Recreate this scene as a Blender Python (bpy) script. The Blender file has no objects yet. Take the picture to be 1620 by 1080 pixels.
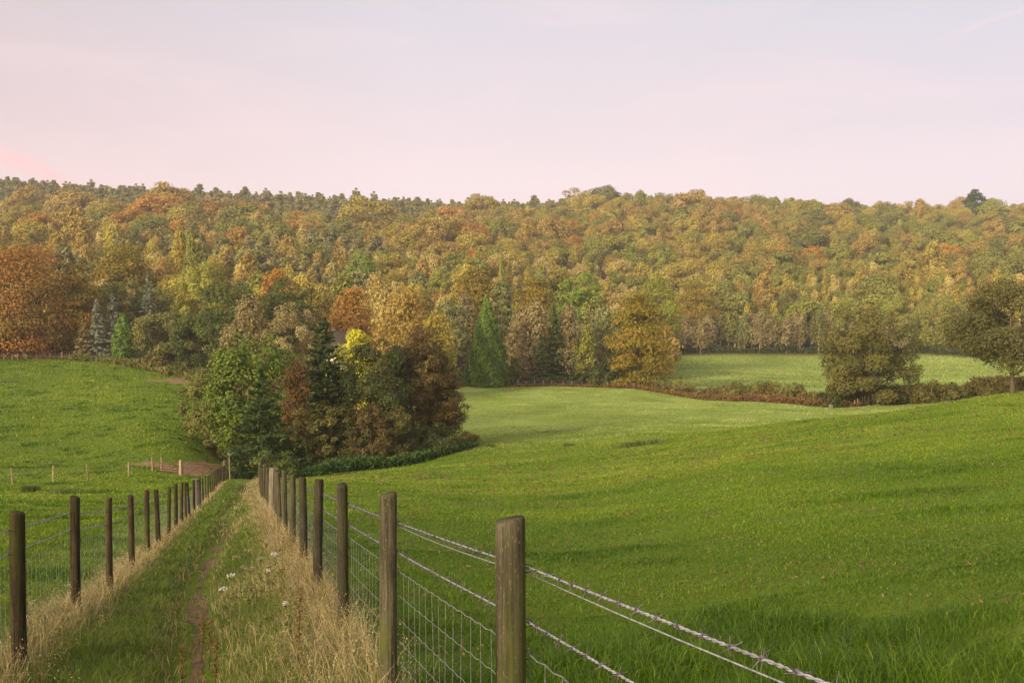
import bpy, math, random
import numpy as np
from mathutils import Vector

random.seed(4)
rng = np.random.default_rng(11)
SC = bpy.context.scene
COL = SC.collection

# ------------------------------------------------------------------ camera
FPX, CX, CY, HOR = 1575.0, 810.0, 540.0, 480.0
PITCH = math.atan((CY - HOR) / FPX)
cp, sp = math.cos(PITCH), math.sin(PITCH)
cd = bpy.data.cameras.new('camera')
cam = bpy.data.objects.new('camera', cd)
COL.objects.link(cam)
cd.sensor_width = 36.0
cd.lens = FPX / 1620.0 * 36.0
cd.clip_start = 0.05
cd.clip_end = 6000
cam.location = (0, 0, 0)
cam.rotation_euler = (math.pi / 2 - PITCH, 0, 0)
SC.camera = cam


def at(px, py, Y):
    """World point seen at photograph pixel (px, py) at forward distance Y."""
    a = (px - CX) / FPX
    b = (CY - py) / FPX
    d = np.array([a, cp + b * sp, -sp + b * cp])
    return d * (Y / d[1])


def proj(x, y, z):
    f = y * cp - z * sp
    u = y * sp + z * cp
    return CX + FPX * x / f, CY - FPX * u / f


def tag(o, label=None, cat=None, group=None, kind=None):
    if label: o['label'] = label
    if cat: o['category'] = cat
    if group: o['group'] = group
    if kind: o['kind'] = kind
    return o


def empty(name, loc, rz=0.0):
    o = bpy.data.objects.new(name, None)
    COL.objects.link(o)
    o.empty_display_size = 0.3
    o.location = loc
    o.rotation_euler = (0, 0, rz)
    return o


def link(name, me, parent=None, loc=None):
    o = bpy.data.objects.new(name, me)
    COL.objects.link(o)
    if parent: o.parent = parent
    if loc is not None: o.location = loc
    return o


def npmesh(name, V, polys, mats, tint=None, midx=None, smooth=False):
    """V (n,3); polys: list of (k,3) or (k,4) index arrays; tint: per-face values."""
    me = bpy.data.meshes.new(name)
    V = np.asarray(V, dtype=np.float32)
    me.vertices.add(len(V))
    me.vertices.foreach_set('co', V.ravel())
    polys = [np.asarray(p, dtype=np.int32) for p in polys if len(p)]
    nl = sum(p.size for p in polys)
    nf = sum(len(p) for p in polys)
    me.loops.add(nl)
    me.loops.foreach_set('vertex_index', np.concatenate([p.ravel() for p in polys]))
    tot = np.concatenate([np.full(len(p), p.shape[1], dtype=np.int32) for p in polys])
    start = np.concatenate([[0], np.cumsum(tot)[:-1]]).astype(np.int32)
    me.polygons.add(nf)
    me.polygons.foreach_set('loop_start', start)
    if midx is not None:
        me.polygons.foreach_set('material_index', np.asarray(midx, dtype=np.int32))
    if smooth:
        me.polygons.foreach_set('use_smooth', np.ones(nf, dtype=bool))
    for m in mats: me.materials.append(m)
    if tint is not None:
        at_ = me.attributes.new('tint', 'FLOAT', 'FACE')
        at_.data.foreach_set('value', np.asarray(tint, dtype=np.float32))
    me.update(calc_edges=True)
    return me


class MB:
    """Collects tubes, boxes and loose quads into one mesh."""
    def __init__(s):
        s.V, s.Q, s.T, s.n = [], [], [], 0

    def add(s, V, Q=None, T=None):
        V = np.asarray(V, float)
        s.V.append(V)
        if Q is not None and len(Q): s.Q.append(np.asarray(Q, int) + s.n)
        if T is not None and len(T): s.T.append(np.asarray(T, int) + s.n)
        s.n += len(V)

    def tube(s, P, R, k=6, caps=True):
        P = np.asarray(P, float)
        n = len(P)
        R = np.full(n, R, float) if np.isscalar(R) else np.asarray(R, float)
        D = np.gradient(P, axis=0)
        D /= np.linalg.norm(D, axis=1)[:, None] + 1e-12
        ref = np.where(np.abs(D[:, 2:3]) > 0.9, np.array([[1., 0, 0]]), np.array([[0, 0, 1.]]))
        A = np.cross(D, ref); A /= np.linalg.norm(A, axis=1)[:, None] + 1e-12
        B = np.cross(D, A)
        th = np.arange(k) / k * 2 * np.pi
        V = P[:, None] + R[:, None, None] * (np.cos(th)[None, :, None] * A[:, None] + np.sin(th)[None, :, None] * B[:, None])
        i = np.arange(n - 1)[:, None] * k
        j = np.arange(k)[None]
        Q = np.stack([i + j, i + (j + 1) % k, i + k + (j + 1) % k, i + k + j], -1).reshape(-1, 4)
        V = V.reshape(-1, 3)
        T = None
        if caps:
            V = np.vstack([V, P[0], P[-1]])
            jj = np.arange(k)
            T = np.vstack([np.stack([np.full(k, n * k), (jj + 1) % k, jj], -1),
                           np.stack([np.full(k, n * k + 1), (n - 1) * k + jj, (n - 1) * k + (jj + 1) % k], -1)])
        s.add(V, Q, T)

    def box(s, c, size, rz=0.0):
        x, y, z = np.array(size) / 2
        V = np.array([[a * x, b * y, d * z] for d in (-1, 1) for a, b in ((-1, -1), (1, -1), (1, 1), (-1, 1))])
        c_, s_ = math.cos(rz), math.sin(rz)
        V = V @ np.array([[c_, s_, 0], [-s_, c_, 0], [0, 0, 1]]) + np.asarray(c)
        s.add(V, [[0, 3, 2, 1], [4, 5, 6, 7], [0, 1, 5, 4], [1, 2, 6, 5], [2, 3, 7, 6], [3, 0, 4, 7]])

    def mesh(s, name, mat, smooth=False):
        polys = []
        if s.Q: polys.append(np.vstack(s.Q))
        if s.T: polys.append(np.vstack(s.T))
        return npmesh(name, np.vstack(s.V), polys, [mat], smooth=smooth)

    def build(s, name, mat, parent=None, smooth=False, loc=None):
        return link(name, s.mesh(name, mat, smooth), parent, loc)


# ------------------------------------------------------------------ colour helpers
def lin(r, g, b):
    def f(c):
        c /= 255.0
        return c / 12.92 if c <= 0.04045 else ((c + 0.055) / 1.055) ** 2.4
    return (f(r), f(g), f(b), 1.0)


def nt(mat):
    mat.use_nodes = True
    t = mat.node_tree
    t.nodes.clear()
    return t, t.nodes, t.links


def N(nodes, typ, **kw):
    n = nodes.new(typ)
    for k, v in kw.items():
        if k in ('inp',):
            for a, b in v.items(): n.inputs[a].default_value = b
        else:
            setattr(n, k, v)
    return n


def ramp(nodes, stops, interp='LINEAR'):
    r = nodes.new('ShaderNodeValToRGB')
    e = r.color_ramp.elements
    r.color_ramp.interpolation = interp
    while len(e) > 1: e.remove(e[-1])
    e[0].position, e[0].color = stops[0][0], stops[0][1]
    for p, c in stops[1:]:
        x = e.new(p); x.color = c
    return r


def leaf_material(name, c1, c2, c3=None, trans=0.3, rough=0.6, var=0.35, big=0.0):
    """Leaves: colour runs c1 > c2 (> c3) with the leaf's own tint; a little light passes through."""
    m = bpy.data.materials.new(name)
    t, n, l = nt(m)
    a = N(n, 'ShaderNodeAttribute', attribute_name='tint')
    oi = n.new('ShaderNodeObjectInfo')
    stops = [(0.0, c1), (0.5, c2), (1.0, c3 or c2)]
    r = ramp(n, stops)
    ad = N(n, 'ShaderNodeMath', operation='MULTIPLY_ADD')
    l.new(oi.outputs['Random'], ad.inputs[0])
    ad.inputs[1].default_value = var
    ad2 = N(n, 'ShaderNodeMath', operation='ADD')
    l.new(a.outputs['Fac'], ad.inputs[2])
    l.new(ad.outputs[0], ad2.inputs[0])
    ad2.inputs[1].default_value = -var / 2
    if big:
        tc = n.new('ShaderNodeTexCoord')
        nz = N(n, 'ShaderNodeTexNoise', inp={'Scale': big, 'Detail': 2.0})
        l.new(tc.outputs['Object'], nz.inputs['Vector'])
        m3 = N(n, 'ShaderNodeMath', operation='MULTIPLY_ADD')
        l.new(nz.outputs['Fac'], m3.inputs[0]); m3.inputs[1].default_value = 1.6
        m4 = N(n, 'ShaderNodeMath', operation='ADD')
        l.new(ad2.outputs[0], m3.inputs[2]); l.new(m3.outputs[0], m4.inputs[0]); m4.inputs[1].default_value = -0.8
        l.new(m4.outputs[0], r.inputs['Fac'])
    else:
        l.new(ad2.outputs[0], r.inputs['Fac'])
    d = N(n, 'ShaderNodeBsdfPrincipled', inp={'Roughness': rough})
    d.inputs['Specular IOR Level'].default_value = 0.25
    l.new(r.outputs['Color'], d.inputs['Base Color'])
    tr = n.new('ShaderNodeBsdfTranslucent')
    l.new(r.outputs['Color'], tr.inputs['Color'])
    mx = N(n, 'ShaderNodeMixShader', inp={'Fac': trans})
    l.new(d.outputs[0], mx.inputs[1]); l.new(tr.outputs[0], mx.inputs[2])
    o = n.new('ShaderNodeOutputMaterial')
    l.new(mx.outputs[0], o.inputs['Surface'])
    return m


def wood_material(name, c1, c2, moss=None, scale=(40, 40, 3), bump=0.4, mossamt=0.55):
    m = bpy.data.materials.new(name)
    t, n, l = nt(m)
    tc = n.new('ShaderNodeTexCoord')
    mp = n.new('ShaderNodeMapping'); mp.inputs['Scale'].default_value = scale
    oi = n.new('ShaderNodeObjectInfo')
    off = N(n, 'ShaderNodeMath', operation='MULTIPLY'); off.inputs[1].default_value = 37.0
    l.new(oi.outputs['Random'], off.inputs[0])
    cmb = n.new('ShaderNodeCombineXYZ')
    for k in 'XYZ': l.new(off.outputs[0], cmb.inputs[k])
    l.new(cmb.outputs[0], mp.inputs['Location'])
    l.new(tc.outputs['Object'], mp.inputs['Vector'])
    nz = N(n, 'ShaderNodeTexNoise', inp={'Scale': 1.0, 'Detail': 8.0, 'Roughness': 0.7})
    l.new(mp.outputs[0], nz.inputs['Vector'])
    r = ramp(n, [(0.3, c1), (0.7, c2)])
    l.new(nz.outputs['Fac'], r.inputs['Fac'])
    hv = N(n, 'ShaderNodeHueSaturation')
    vr = N(n, 'ShaderNodeMapRange', inp={'To Min': 0.65, 'To Max': 1.35})
    l.new(oi.outputs['Random'], vr.inputs['Value']); l.new(vr.outputs[0], hv.inputs['Value'])
    l.new(r.outputs['Color'], hv.inputs['Color'])
    col = hv.outputs[0]
    if moss:
        nz2 = N(n, 'ShaderNodeTexNoise', inp={'Scale': 5.0, 'Detail': 5.0, 'Roughness': 0.65})
        mp2 = n.new('ShaderNodeMapping'); mp2.inputs['Scale'].default_value = (1.6, 1.6, .35)
        l.new(cmb.outputs[0], mp2.inputs['Location']); l.new(tc.outputs['Object'], mp2.inputs['Vector'])
        l.new(mp2.outputs[0], nz2.inputs['Vector'])
        mr = N(n, 'ShaderNodeMapRange', inp={'From Min': mossamt, 'From Max': mossamt + .15})
        l.new(nz2.outputs['Fac'], mr.inputs['Value'])
        mix = n.new('ShaderNodeMix'); mix.data_type = 'RGBA'
        l.new(mr.outputs[0], mix.inputs[0]); l.new(col, mix.inputs[6]); mix.inputs[7].default_value = moss
        col = mix.outputs[2]
    b = N(n, 'ShaderNodeBsdfPrincipled', inp={'Roughness': 0.85})
    b.inputs['Specular IOR Level'].default_value = 0.2
    l.new(col, b.inputs['Base Color'])
    bp = N(n, 'ShaderNodeBump', inp={'Strength': bump, 'Distance': 0.01})
    l.new(nz.outputs['Fac'], bp.inputs['Height']); l.new(bp.outputs[0], b.inputs['Normal'])
    o = n.new('ShaderNodeOutputMaterial'); l.new(b.outputs[0], o.inputs['Surface'])
    return m


def noisy_material(name, c1, c2, scale=4.0, rough=0.9, metal=0.0, bump=0.2, spec=0.25):
    m = bpy.data.materials.new(name)
    t, n, l = nt(m)
    tc = n.new('ShaderNodeTexCoord')
    nz = N(n, 'ShaderNodeTexNoise', inp={'Scale': scale, 'Detail': 6.0, 'Roughness': 0.65})
    l.new(tc.outputs['Object'], nz.inputs['Vector'])
    r = ramp(n, [(0.35, c1), (0.65, c2)])
    l.new(nz.outputs['Fac'], r.inputs['Fac'])
    b = N(n, 'ShaderNodeBsdfPrincipled', inp={'Roughness': rough, 'Metallic': metal})
    b.inputs['Specular IOR Level'].default_value = spec
    l.new(r.outputs['Color'], b.inputs['Base Color'])
    bp = N(n, 'ShaderNodeBump', inp={'Strength': bump, 'Distance': 0.02})
    l.new(nz.outputs['Fac'], bp.inputs['Height']); l.new(bp.outputs[0], b.inputs['Normal'])
    o = n.new('ShaderNodeOutputMaterial'); l.new(b.outputs[0], o.inputs['Surface'])
    return m

# ------------------------------------------------------------------ terrain
def lane_r(y): return -0.276 * (y - 2.85) + np.where(y > 35, (y - 35) * 0.018, 0.0)     # right fence line
def lane_l(y): return -2.31 - 0.276 * (y - 2.85) + np.where(y > 35, (y - 35) * 0.012, 0.0)  # left fence line

ctrl = []
for y in (-22, -8, 0, 3, 6, 10, 15, 22, 30, 40, 50, 62):
    ctrl.append((float(lane_r(np.float64(y))), y, -1.8 - 0.16 * (y - 2.85)))
    zl = float(np.interp(y, [-22, 0, 6.75, 11.55, 16.35, 26, 45, 62], [2.0, -1.54, -2.60, -3.44, -4.27, -5.95, -9.0, -11.45]))
    ctrl.append((float(lane_l(np.float64(y))), y, zl))
PX = [  # photograph pixel and distance of points on the ground
    # right-hand field
    (1620, 1000, 5.5), (1620, 850, 11), (1620, 752, 20), (1620, 684, 38), (1620, 642, 62), (1620, 622, 76), (1620, 690, 120),
    (1250, 1062, 6), (1250, 905, 10.5), (1220, 790, 20), (1220, 725, 40), (1230, 686, 68), (1250, 668, 88), (1220, 674, 122), (1215, 650, 142), (1200, 637, 165),
    (1450, 1030, 6), (1430, 800, 16), (1430, 700, 40), (1430, 650, 78), (1450, 668, 115), (1500, 641, 148),
    (880, 952, 10), (880, 842, 20), (880, 776, 40), (880, 735, 70), (890, 703, 100), (890, 668, 135), (880, 636, 170), (880, 612, 205),
    (1000, 716, 72), (1020, 690, 98), (1040, 668, 128), (1050, 643, 162),
    (700, 770, 45), (700, 742, 70), (640, 735, 92), (750, 706, 100), (740, 640, 165),
    # left-hand field
    (20, 960, 9), (-120, 960, 9), (20, 850, 20), (-250, 850, 20), (20, 800, 38), (-150, 800, 38), (90, 768, 64), (-80, 772, 64), (215, 757, 74), (310, 758, 79),
    (0, 715, 92), (120, 722, 92), (300, 705, 96), (0, 640, 130), (150, 640, 128), (280, 650, 122), (0, 598, 168), (180, 600, 162), (0, 569, 200), (110, 571, 196), (215, 585, 182), (300, 606, 162),
    (-150, 690, 100), (-150, 560, 200),
    # middle: under the copse and the lane beyond the fences
    (375, 757, 78), (376, 750, 95), (430, 748, 96), (540, 735, 96), (500, 700, 120), (420, 640, 150), (560, 600, 190),
    # valley floor
    (770, 611, 211), (1000, 613, 205), (940, 612, 208), (1100, 630, 185), (1320, 643, 160), (1400, 640, 157), (1600, 622, 150),
    (1060, 602, 245), (1300, 606, 245), (1540, 608, 235), (1100, 582, 310), (1500, 584, 300), (1050, 562, 382), (1300, 563, 382), (1570, 570, 340), (1750, 575, 330), (900, 570, 330),
    (1800, 640, 62), (1800, 600, 250), (1850, 700, 20),
]
for p in PX: ctrl.append(tuple(at(*p)))
# wooded hillside (x as pixel column, distance, height)
for px, Y, z in [
    (-150, 260, 2), (-150, 400, 24), (-150, 550, 44), (-150, 700, 62), (-150, 880, 98), (-150, 1000, 100), (-150, 1400, 90),
    (0, 250, -6), (0, 320, 6), (0, 430, 22), (0, 550, 39), (0, 620, 47), (0, 700, 58), (0, 880, 96), (0, 1000, 98),
    (200, 240, -7), (200, 330, 4), (200, 450, 20), (200, 600, 43), (200, 690, 54), (200, 870, 86), (200, 1000, 87),
    (400, 240, -10), (400, 330, 1), (400, 450, 17), (400, 600, 38), (400, 700, 51), (400, 880, 83), (400, 1000, 84), (400, 1400, 80),
    (600, 240, -16), (600, 340, -4), (600, 450, 12), (600, 600, 32), (600, 700, 45), (600, 880, 78), (600, 1000, 79),
    (800, 260, -18), (800, 360, -8), (800, 460, 8), (800, 600, 32), (800, 700, 46), (800, 880, 74), (800, 1000, 75), (800, 1400, 72),
    (1050, 430, -11), (1050, 520, 8), (1050, 650, 38), (1050, 780, 63), (1050, 900, 80), (1050, 1050, 79),
    (1300, 430, -11), (1300, 520, 8), (1300, 650, 35), (1300, 780, 59), (1300, 900, 73), (1300, 1050, 73), (1300, 1400, 65),
    (1620, 400, -12), (1620, 500, 6), (1620, 650, 34), (1620, 780, 57), (1620, 900, 71), (1620, 1050, 71),
    (1850, 400, -12), (1850, 520, 8), (1850, 700, 42), (1850, 900, 64), (1850, 1400, 60)]:
    ctrl.append(((px - CX) / FPX * Y, Y, z))
for x, y, z in [(-40, -22, 0.6), (40, -22, 1.2), (-60, 20, -4.4), (12, -8, -0.5), (-20, -8, -0.8), (60, 20, -3.2), (25, 0, -1.5)]:
    ctrl.append((x, y, z))
CT = np.array(ctrl)


def warp(x, y):
    yy = np.maximum(y, 0) + 12.0 + 4 * np.log1p(np.exp(-np.clip(np.abs(y), 0, 50)))
    return np.stack([2.2 * x / yy, np.where(y > 0, np.log(1 + np.maximum(y, 0) / 12.0), y / 12.0)], -1)


def _tps():
    P = warp(CT[:, 0], CT[:, 1])
    n = len(P)
    r2 = ((P[:, None] - P[None]) ** 2).sum(-1)
    K = 0.5 * r2 * np.log(r2 + 1e-12)
    K += np.eye(n) * 2e-5
    A = np.zeros((n + 3, n + 3))
    A[:n, :n] = K; A[:n, n] = 1; A[:n, n + 1:] = P
    A[n, :n] = 1; A[n + 1:, :n] = P.T
    b = np.zeros(n + 3); b[:n] = CT[:, 2]
    return P, np.linalg.solve(A, b)


TP, TW = _tps()


def tps(x, y):
    x = np.asarray(x, float).ravel(); y = np.asarray(y, float).ravel()
    out = np.empty(len(x))
    for i in range(0, len(x), 20000):
        w = warp(x[i:i + 20000], y[i:i + 20000])
        r2 = ((w[:, None] - TP[None]) ** 2).sum(-1)
        out[i:i + 20000] = (0.5 * r2 * np.log(r2 + 1e-12)) @ TW[:-3] + TW[-3] + w @ TW[-2:]
    return out


# value noise in numpy, for relief and for scattering
_perm = rng.random((256, 256))


def vnoise(x, y):
    xi = np.floor(x).astype(int); yi = np.floor(y).astype(int)
    fx = x - xi; fy = y - yi
    fx = fx * fx * (3 - 2 * fx); fy = fy * fy * (3 - 2 * fy)
    g = lambda a, b: _perm[a & 255, b & 255]
    return (g(xi, yi) * (1 - fx) + g(xi + 1, yi) * fx) * (1 - fy) + (g(xi, yi + 1) * (1 - fx) + g(xi + 1, yi + 1) * fx) * fy


def fbm(x, y, o=3):
    s = 0; a = 1; t = 0
    for k in range(o):
        s = s + a * vnoise(x * 2 ** k + 17.3 * k, y * 2 ** k - 9.1 * k); t += a; a *= 0.5
    return s / t


def path_t(y): return -1.28 + 0.1 * np.sin(y * 0.35) + 0.12 * np.sin(y * 0.13 + 1) + np.clip((y - 12) / 50, 0, .35)   # trail across the lane


NU, NV = 300, 380
U = np.linspace(-1.15, 1.15, NU)
vv = np.linspace(0, 1, NV)
YR = np.concatenate([np.linspace(-24, 3, 30, endpoint=False), 3 * (1600 / 3.0) ** np.linspace(0, 1, NV - 30)])
XS = lambda y: np.maximum(y, 0) * 0.80 + 26 * np.exp(-np.maximum(y, 0) / 40) + 4
GX = U[None] * XS(YR)[:, None]
GY = np.repeat(YR[:, None], NU, 1)
GZ = tps(GX, GY).reshape(GX.shape)
lane_c = GX - lane_r(GY)
amp = np.clip(GY / 120, 0.015, 0.35) * (GY < 240)
GZ = GZ + amp * (fbm(GX / 9, GY / 9, 3) - .5) * np.where((lane_c < 0.4) & (lane_c > -2.8), .2, 1.0)
GZ = GZ + 0.05 * (fbm(GX / 1.3, GY / 1.3, 2) - .5) * (GY < 60)
GZ = GZ - 0.09 * np.exp(-((lane_c - path_t(GY)) / 0.22) ** 2) * ((GY > -5) & (GY < 80))


def ground(x, y):
    """Height of the ground sheet (bilinear in its own grid)."""
    x = np.asarray(x, float); y = np.asarray(y, float)
    v = np.interp(y, YR, np.arange(NV))
    i = np.clip(np.floor(v).astype(int), 0, NV - 2)
    f = v - i
    u = np.clip((x / XS(y) + 1.15) / 2.3 * (NU - 1), 0, NU - 1.001)
    j = np.floor(u).astype(int); g = u - j
    return (GZ[i, j] * (1 - g) + GZ[i, j + 1] * g) * (1 - f) + (GZ[i + 1, j] * (1 - g) + GZ[i + 1, j + 1] * g) * f


def gpt(px, Y):
    x = (px - CX) / FPX * Y
    return np.array([x, Y, float(ground(x, Y))])


# kinds of ground cover by place: wood floor, bare soil, dewy valley turf
gpx = CX + FPX * GX / np.maximum(GY, 1)
edge = np.interp(gpx, [-400, 0, 110, 215, 300, 330, 560, 720, 745, 1040, 1042, 1300, 1570, 1900], [203, 203, 199, 186, 168, 150, 185, 215, 226, 226, 386, 386, 345, 335])
wood = np.clip((GY - edge) / 5 + .5, 0, 1)
cop = np.exp(-(((gpx - 510) / 190) ** 2 + ((GY - 100) / 11) ** 2) ** 2)
wood = np.maximum(wood, (cop > .45) * .9)
soil = np.zeros_like(GX)
for px, Y, rx, ry in [(308, 84.5, 2.9, 4.2), (246, 84, 2.6, 1.6), (332, 92, 1.0, 2.0), (272, 164, 3.4, 6.0)]:
    x0 = (px - CX) / FPX * Y
    d = np.sqrt(((GX - x0) / rx) ** 2 + ((GY - Y) / ry) ** 2) + 1.5 * (fbm(GX / 1.5, GY / 1.5) - .5)
    soil = np.maximum(soil, np.clip((1.08 - d) / .3, 0, 1))
pale = np.clip((GY - 95) / 40, 0, 1) * np.clip((gpx - 600) / 120, 0, 1)
gm_faces = (np.arange(NV - 1)[:, None] * NU + np.arange(NU - 1)[None]).ravel()
gm_faces = np.stack([gm_faces, gm_faces + 1, gm_faces + NU + 1, gm_faces + NU], -1)


def grid(A, x, y):
    v = np.clip(np.interp(y, YR, np.arange(NV)), 0, NV - 1); u = np.clip((x / XS(y) + 1.15) / 2.3 * (NU - 1), 0, NU - 1)
    return A[np.round(v).astype(int), np.round(u).astype(int)]


def ground_material():
    m = bpy.data.materials.new('pasture')
    t, n, l = nt(m)
    geo = n.new('ShaderNodeNewGeometry')
    def noise(scale, detail=4.0, rough=.6, vec=None):
        z = N(n, 'ShaderNodeTexNoise', inp={'Scale': scale, 'Detail': detail, 'Roughness': rough})
        l.new(vec or geo.outputs['Position'], z.inputs['Vector']); return z.outputs['Fac']
    def mix(f, a, b, clampf=None):
        x = n.new('ShaderNodeMix'); x.data_type = 'RGBA'
        for s, v in ((0, f), (6, a), (7, b)):
            if isinstance(v, (tuple, float, int)): x.inputs[s].default_value = v
            else: l.new(v, x.inputs[s])
        return x.outputs[2]
    def rng_(v, a, b, c=0., d=1.):
        x = N(n, 'ShaderNodeMapRange', inp={'From Min': a, 'From Max': b, 'To Min': c, 'To Max': d}); l.new(v, x.inputs['Value']); return x.outputs[0]
    fine = noise(9.0, 6.0, .75)
    mid = noise(0.9, 5.0, .65)
    big = noise(0.06, 4.0, .6)
    g = mix(rng_(fine, .3, .7), GRASS[0], GRASS[1])
    g = mix(rng_(mid, .35, .7), g, GRASS[2])
    g = mix(rng_(big, .4, .65, 0, .6), g, GRASS[3])
    pl = N(n, 'ShaderNodeAttribute', attribute_name='pale').outputs['Fac']
    pg = mix(rng_(mid, .3, .7), GRASS[4], GRASS[5])
    pg = mix(rng_(noise(.045, 5., .65), .48, .62, 0, .75), pg, GRASS[1])
    g = mix(pl, g, pg)
    # brown patches of litter and old thatch
    lit = noise(1.7, 3.0, .6)
    bg = noise(0.11, 2.0, .5)
    mul = N(n, 'ShaderNodeMath', operation='MULTIPLY'); l.new(rng_(lit, .62, .72), mul.inputs[0]); l.new(rng_(bg, .45, .6), mul.inputs[1])
    inv = N(n, 'ShaderNodeMath', operation='MULTIPLY_ADD'); l.new(pl, inv.inputs[0]); inv.inputs[1].default_value = -.75; inv.inputs[2].default_value = .75
    mul2 = N(n, 'ShaderNodeMath', operation='MULTIPLY'); l.new(mul.outputs[0], mul2.inputs[0]); l.new(inv.outputs[0], mul2.inputs[1])
    g = mix(mul2.outputs[0], g, lin(105, 82, 45))
    so = N(n, 'ShaderNodeAttribute', attribute_name='soil').outputs['Fac']
    sb = N(n, 'ShaderNodeMath', operation='MULTIPLY_ADD'); l.new(fine, sb.inputs[0]); sb.inputs[1].default_value = 1.2; sb.inputs[2].default_value = -.6
    sa = N(n, 'ShaderNodeMath', operation='ADD'); l.new(so, sa.inputs[0]); l.new(sb.outputs[0], sa.inputs[1])
    g = mix(rng_(sa.outputs[0], .35, .6), g, mix(rng_(noise(3.0), .35, .65), lin(150, 122, 92), lin(112, 88, 62)))
    wd = N(n, 'ShaderNodeAttribute', attribute_name='wood').outputs['Fac']
    g = mix(wd, g, mix(rng_(noise(1.2), .35, .65), lin(52, 40, 22), lin(92, 62, 32)))
    b = N(n, 'ShaderNodeBsdfPrincipled', inp={'Roughness': .9}); b.inputs['Specular IOR Level'].default_value = .15
    l.new(g, b.inputs['Base Color'])
    bp = N(n, 'ShaderNodeBump', inp={'Strength': .8, 'Distance': .12}); l.new(mid, bp.inputs['Height'])
    bp2 = N(n, 'ShaderNodeBump', inp={'Strength': .8, 'Distance': .05}); l.new(fine, bp2.inputs['Height']); l.new(bp.outputs[0], bp2.inputs['Normal'])
    l.new(bp2.outputs[0], b.inputs['Normal'])
    o = n.new('ShaderNodeOutputMaterial'); l.new(b.outputs[0], o.inputs['Surface'])
    return m


GRASS = [lin(66, 86, 10), lin(98, 118, 18), lin(90, 104, 20), lin(114, 130, 30), lin(138, 150, 76), lin(118, 134, 52)]
ground_me = npmesh('ground', np.stack([GX, GY, GZ], -1).reshape(-1, 3), [gm_faces], [ground_material()], smooth=True)
for nm, arr in (('wood', wood), ('soil', soil), ('pale', pale)):
    a_ = ground_me.attributes.new(nm, 'FLOAT', 'POINT'); a_.data.foreach_set('value', arr.astype(np.float32).ravel())
tag(link('ground', ground_me), kind='structure')

# worn trail down the lane
py_ = 4 * (92 / 4.0) ** np.linspace(0, 1, 260)
pw = np.clip(0.30 * (fbm(py_ * .9, py_ * 0 + 3, 2) - .33) * np.clip(1.3 - py_ / 60, .5, 1), .025, .11)
pv = []
for k in (-1, -.4, .4, 1):
    px_ = lane_r(py_) + path_t(py_) + k * pw * (1 + .5 * (vnoise(py_ * 4, py_ * 0 + 9 + k) - .5))
    pv.append(np.stack([px_, py_, ground(px_, py_) + .006], -1))
pv = np.stack(pv, 1)
ii = (np.arange(259)[:, None] * 4 + np.arange(3)[None]).ravel()
soil_mat = noisy_material('trodden_soil', lin(66, 50, 28), lin(116, 90, 56), scale=9, bump=.5)
tag(link('footpath', npmesh('footpath', pv.reshape(-1, 3), [np.stack([ii, ii + 1, ii + 5, ii + 4], -1)], [soil_mat], smooth=True)), kind='structure')

HAZE = 0.0002
# ------------------------------------------------------------------ sky and sun
SUN_AZ, SUN_EL = math.radians(218), math.radians(16)     # behind the camera, to its left
w = bpy.data.worlds.new('World'); SC.world = w; w.use_nodes = True
t = w.node_tree; n = t.nodes; l = t.links; n.clear()
sky = n.new('ShaderNodeTexSky'); sky.sky_type = 'NISHITA'; sky.sun_disc = False
sky.sun_elevation = SUN_EL; sky.sun_rotation = SUN_AZ
bg1 = N(n, 'ShaderNodeBackground', inp={'Strength': 0.1}); l.new(sky.outputs[0], bg1.inputs[0])
# thin high cloud veil, pink near the horizon
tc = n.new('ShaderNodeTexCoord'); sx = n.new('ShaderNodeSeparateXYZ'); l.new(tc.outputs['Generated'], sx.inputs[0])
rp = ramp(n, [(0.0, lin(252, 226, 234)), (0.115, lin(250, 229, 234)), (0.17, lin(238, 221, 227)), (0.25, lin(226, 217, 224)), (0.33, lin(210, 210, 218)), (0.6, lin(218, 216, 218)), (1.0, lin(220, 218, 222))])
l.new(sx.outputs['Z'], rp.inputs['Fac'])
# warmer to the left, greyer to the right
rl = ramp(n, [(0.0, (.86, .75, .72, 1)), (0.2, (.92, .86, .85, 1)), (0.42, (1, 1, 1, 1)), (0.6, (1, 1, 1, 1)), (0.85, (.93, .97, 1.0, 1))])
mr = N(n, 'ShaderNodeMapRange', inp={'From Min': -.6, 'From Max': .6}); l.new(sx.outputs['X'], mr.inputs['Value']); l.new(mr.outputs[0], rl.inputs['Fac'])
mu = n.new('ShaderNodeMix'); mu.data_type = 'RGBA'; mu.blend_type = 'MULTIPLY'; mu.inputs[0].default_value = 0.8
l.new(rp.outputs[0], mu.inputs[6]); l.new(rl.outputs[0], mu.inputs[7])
# wisps
mp = n.new('ShaderNodeMapping'); mp.inputs['Scale'].default_value = (1.6, 1.6, 7.0); mp.inputs['Rotation'].default_value = (0.0, 0.45, 0.3)
l.new(tc.outputs['Generated'], mp.inputs['Vector'])
nz = N(n, 'ShaderNodeTexNoise', inp={'Scale': 2.2, 'Detail': 7.0, 'Roughness': .55, 'Distortion': .6}); l.new(mp.outputs[0], nz.inputs['Vector'])
wr = N(n, 'ShaderNodeMapRange', inp={'From Min': .45, 'From Max': .75, 'To Min': 0.0, 'To Max': .45}); l.new(nz.outputs['Fac'], wr.inputs['Value'])
mw = n.new('ShaderNodeMix'); mw.data_type = 'RGBA'; l.new(wr.outputs[0], mw.inputs[0]); l.new(mu.outputs[2], mw.inputs[6]); mw.inputs[7].default_value = lin(255, 226, 228)
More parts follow.
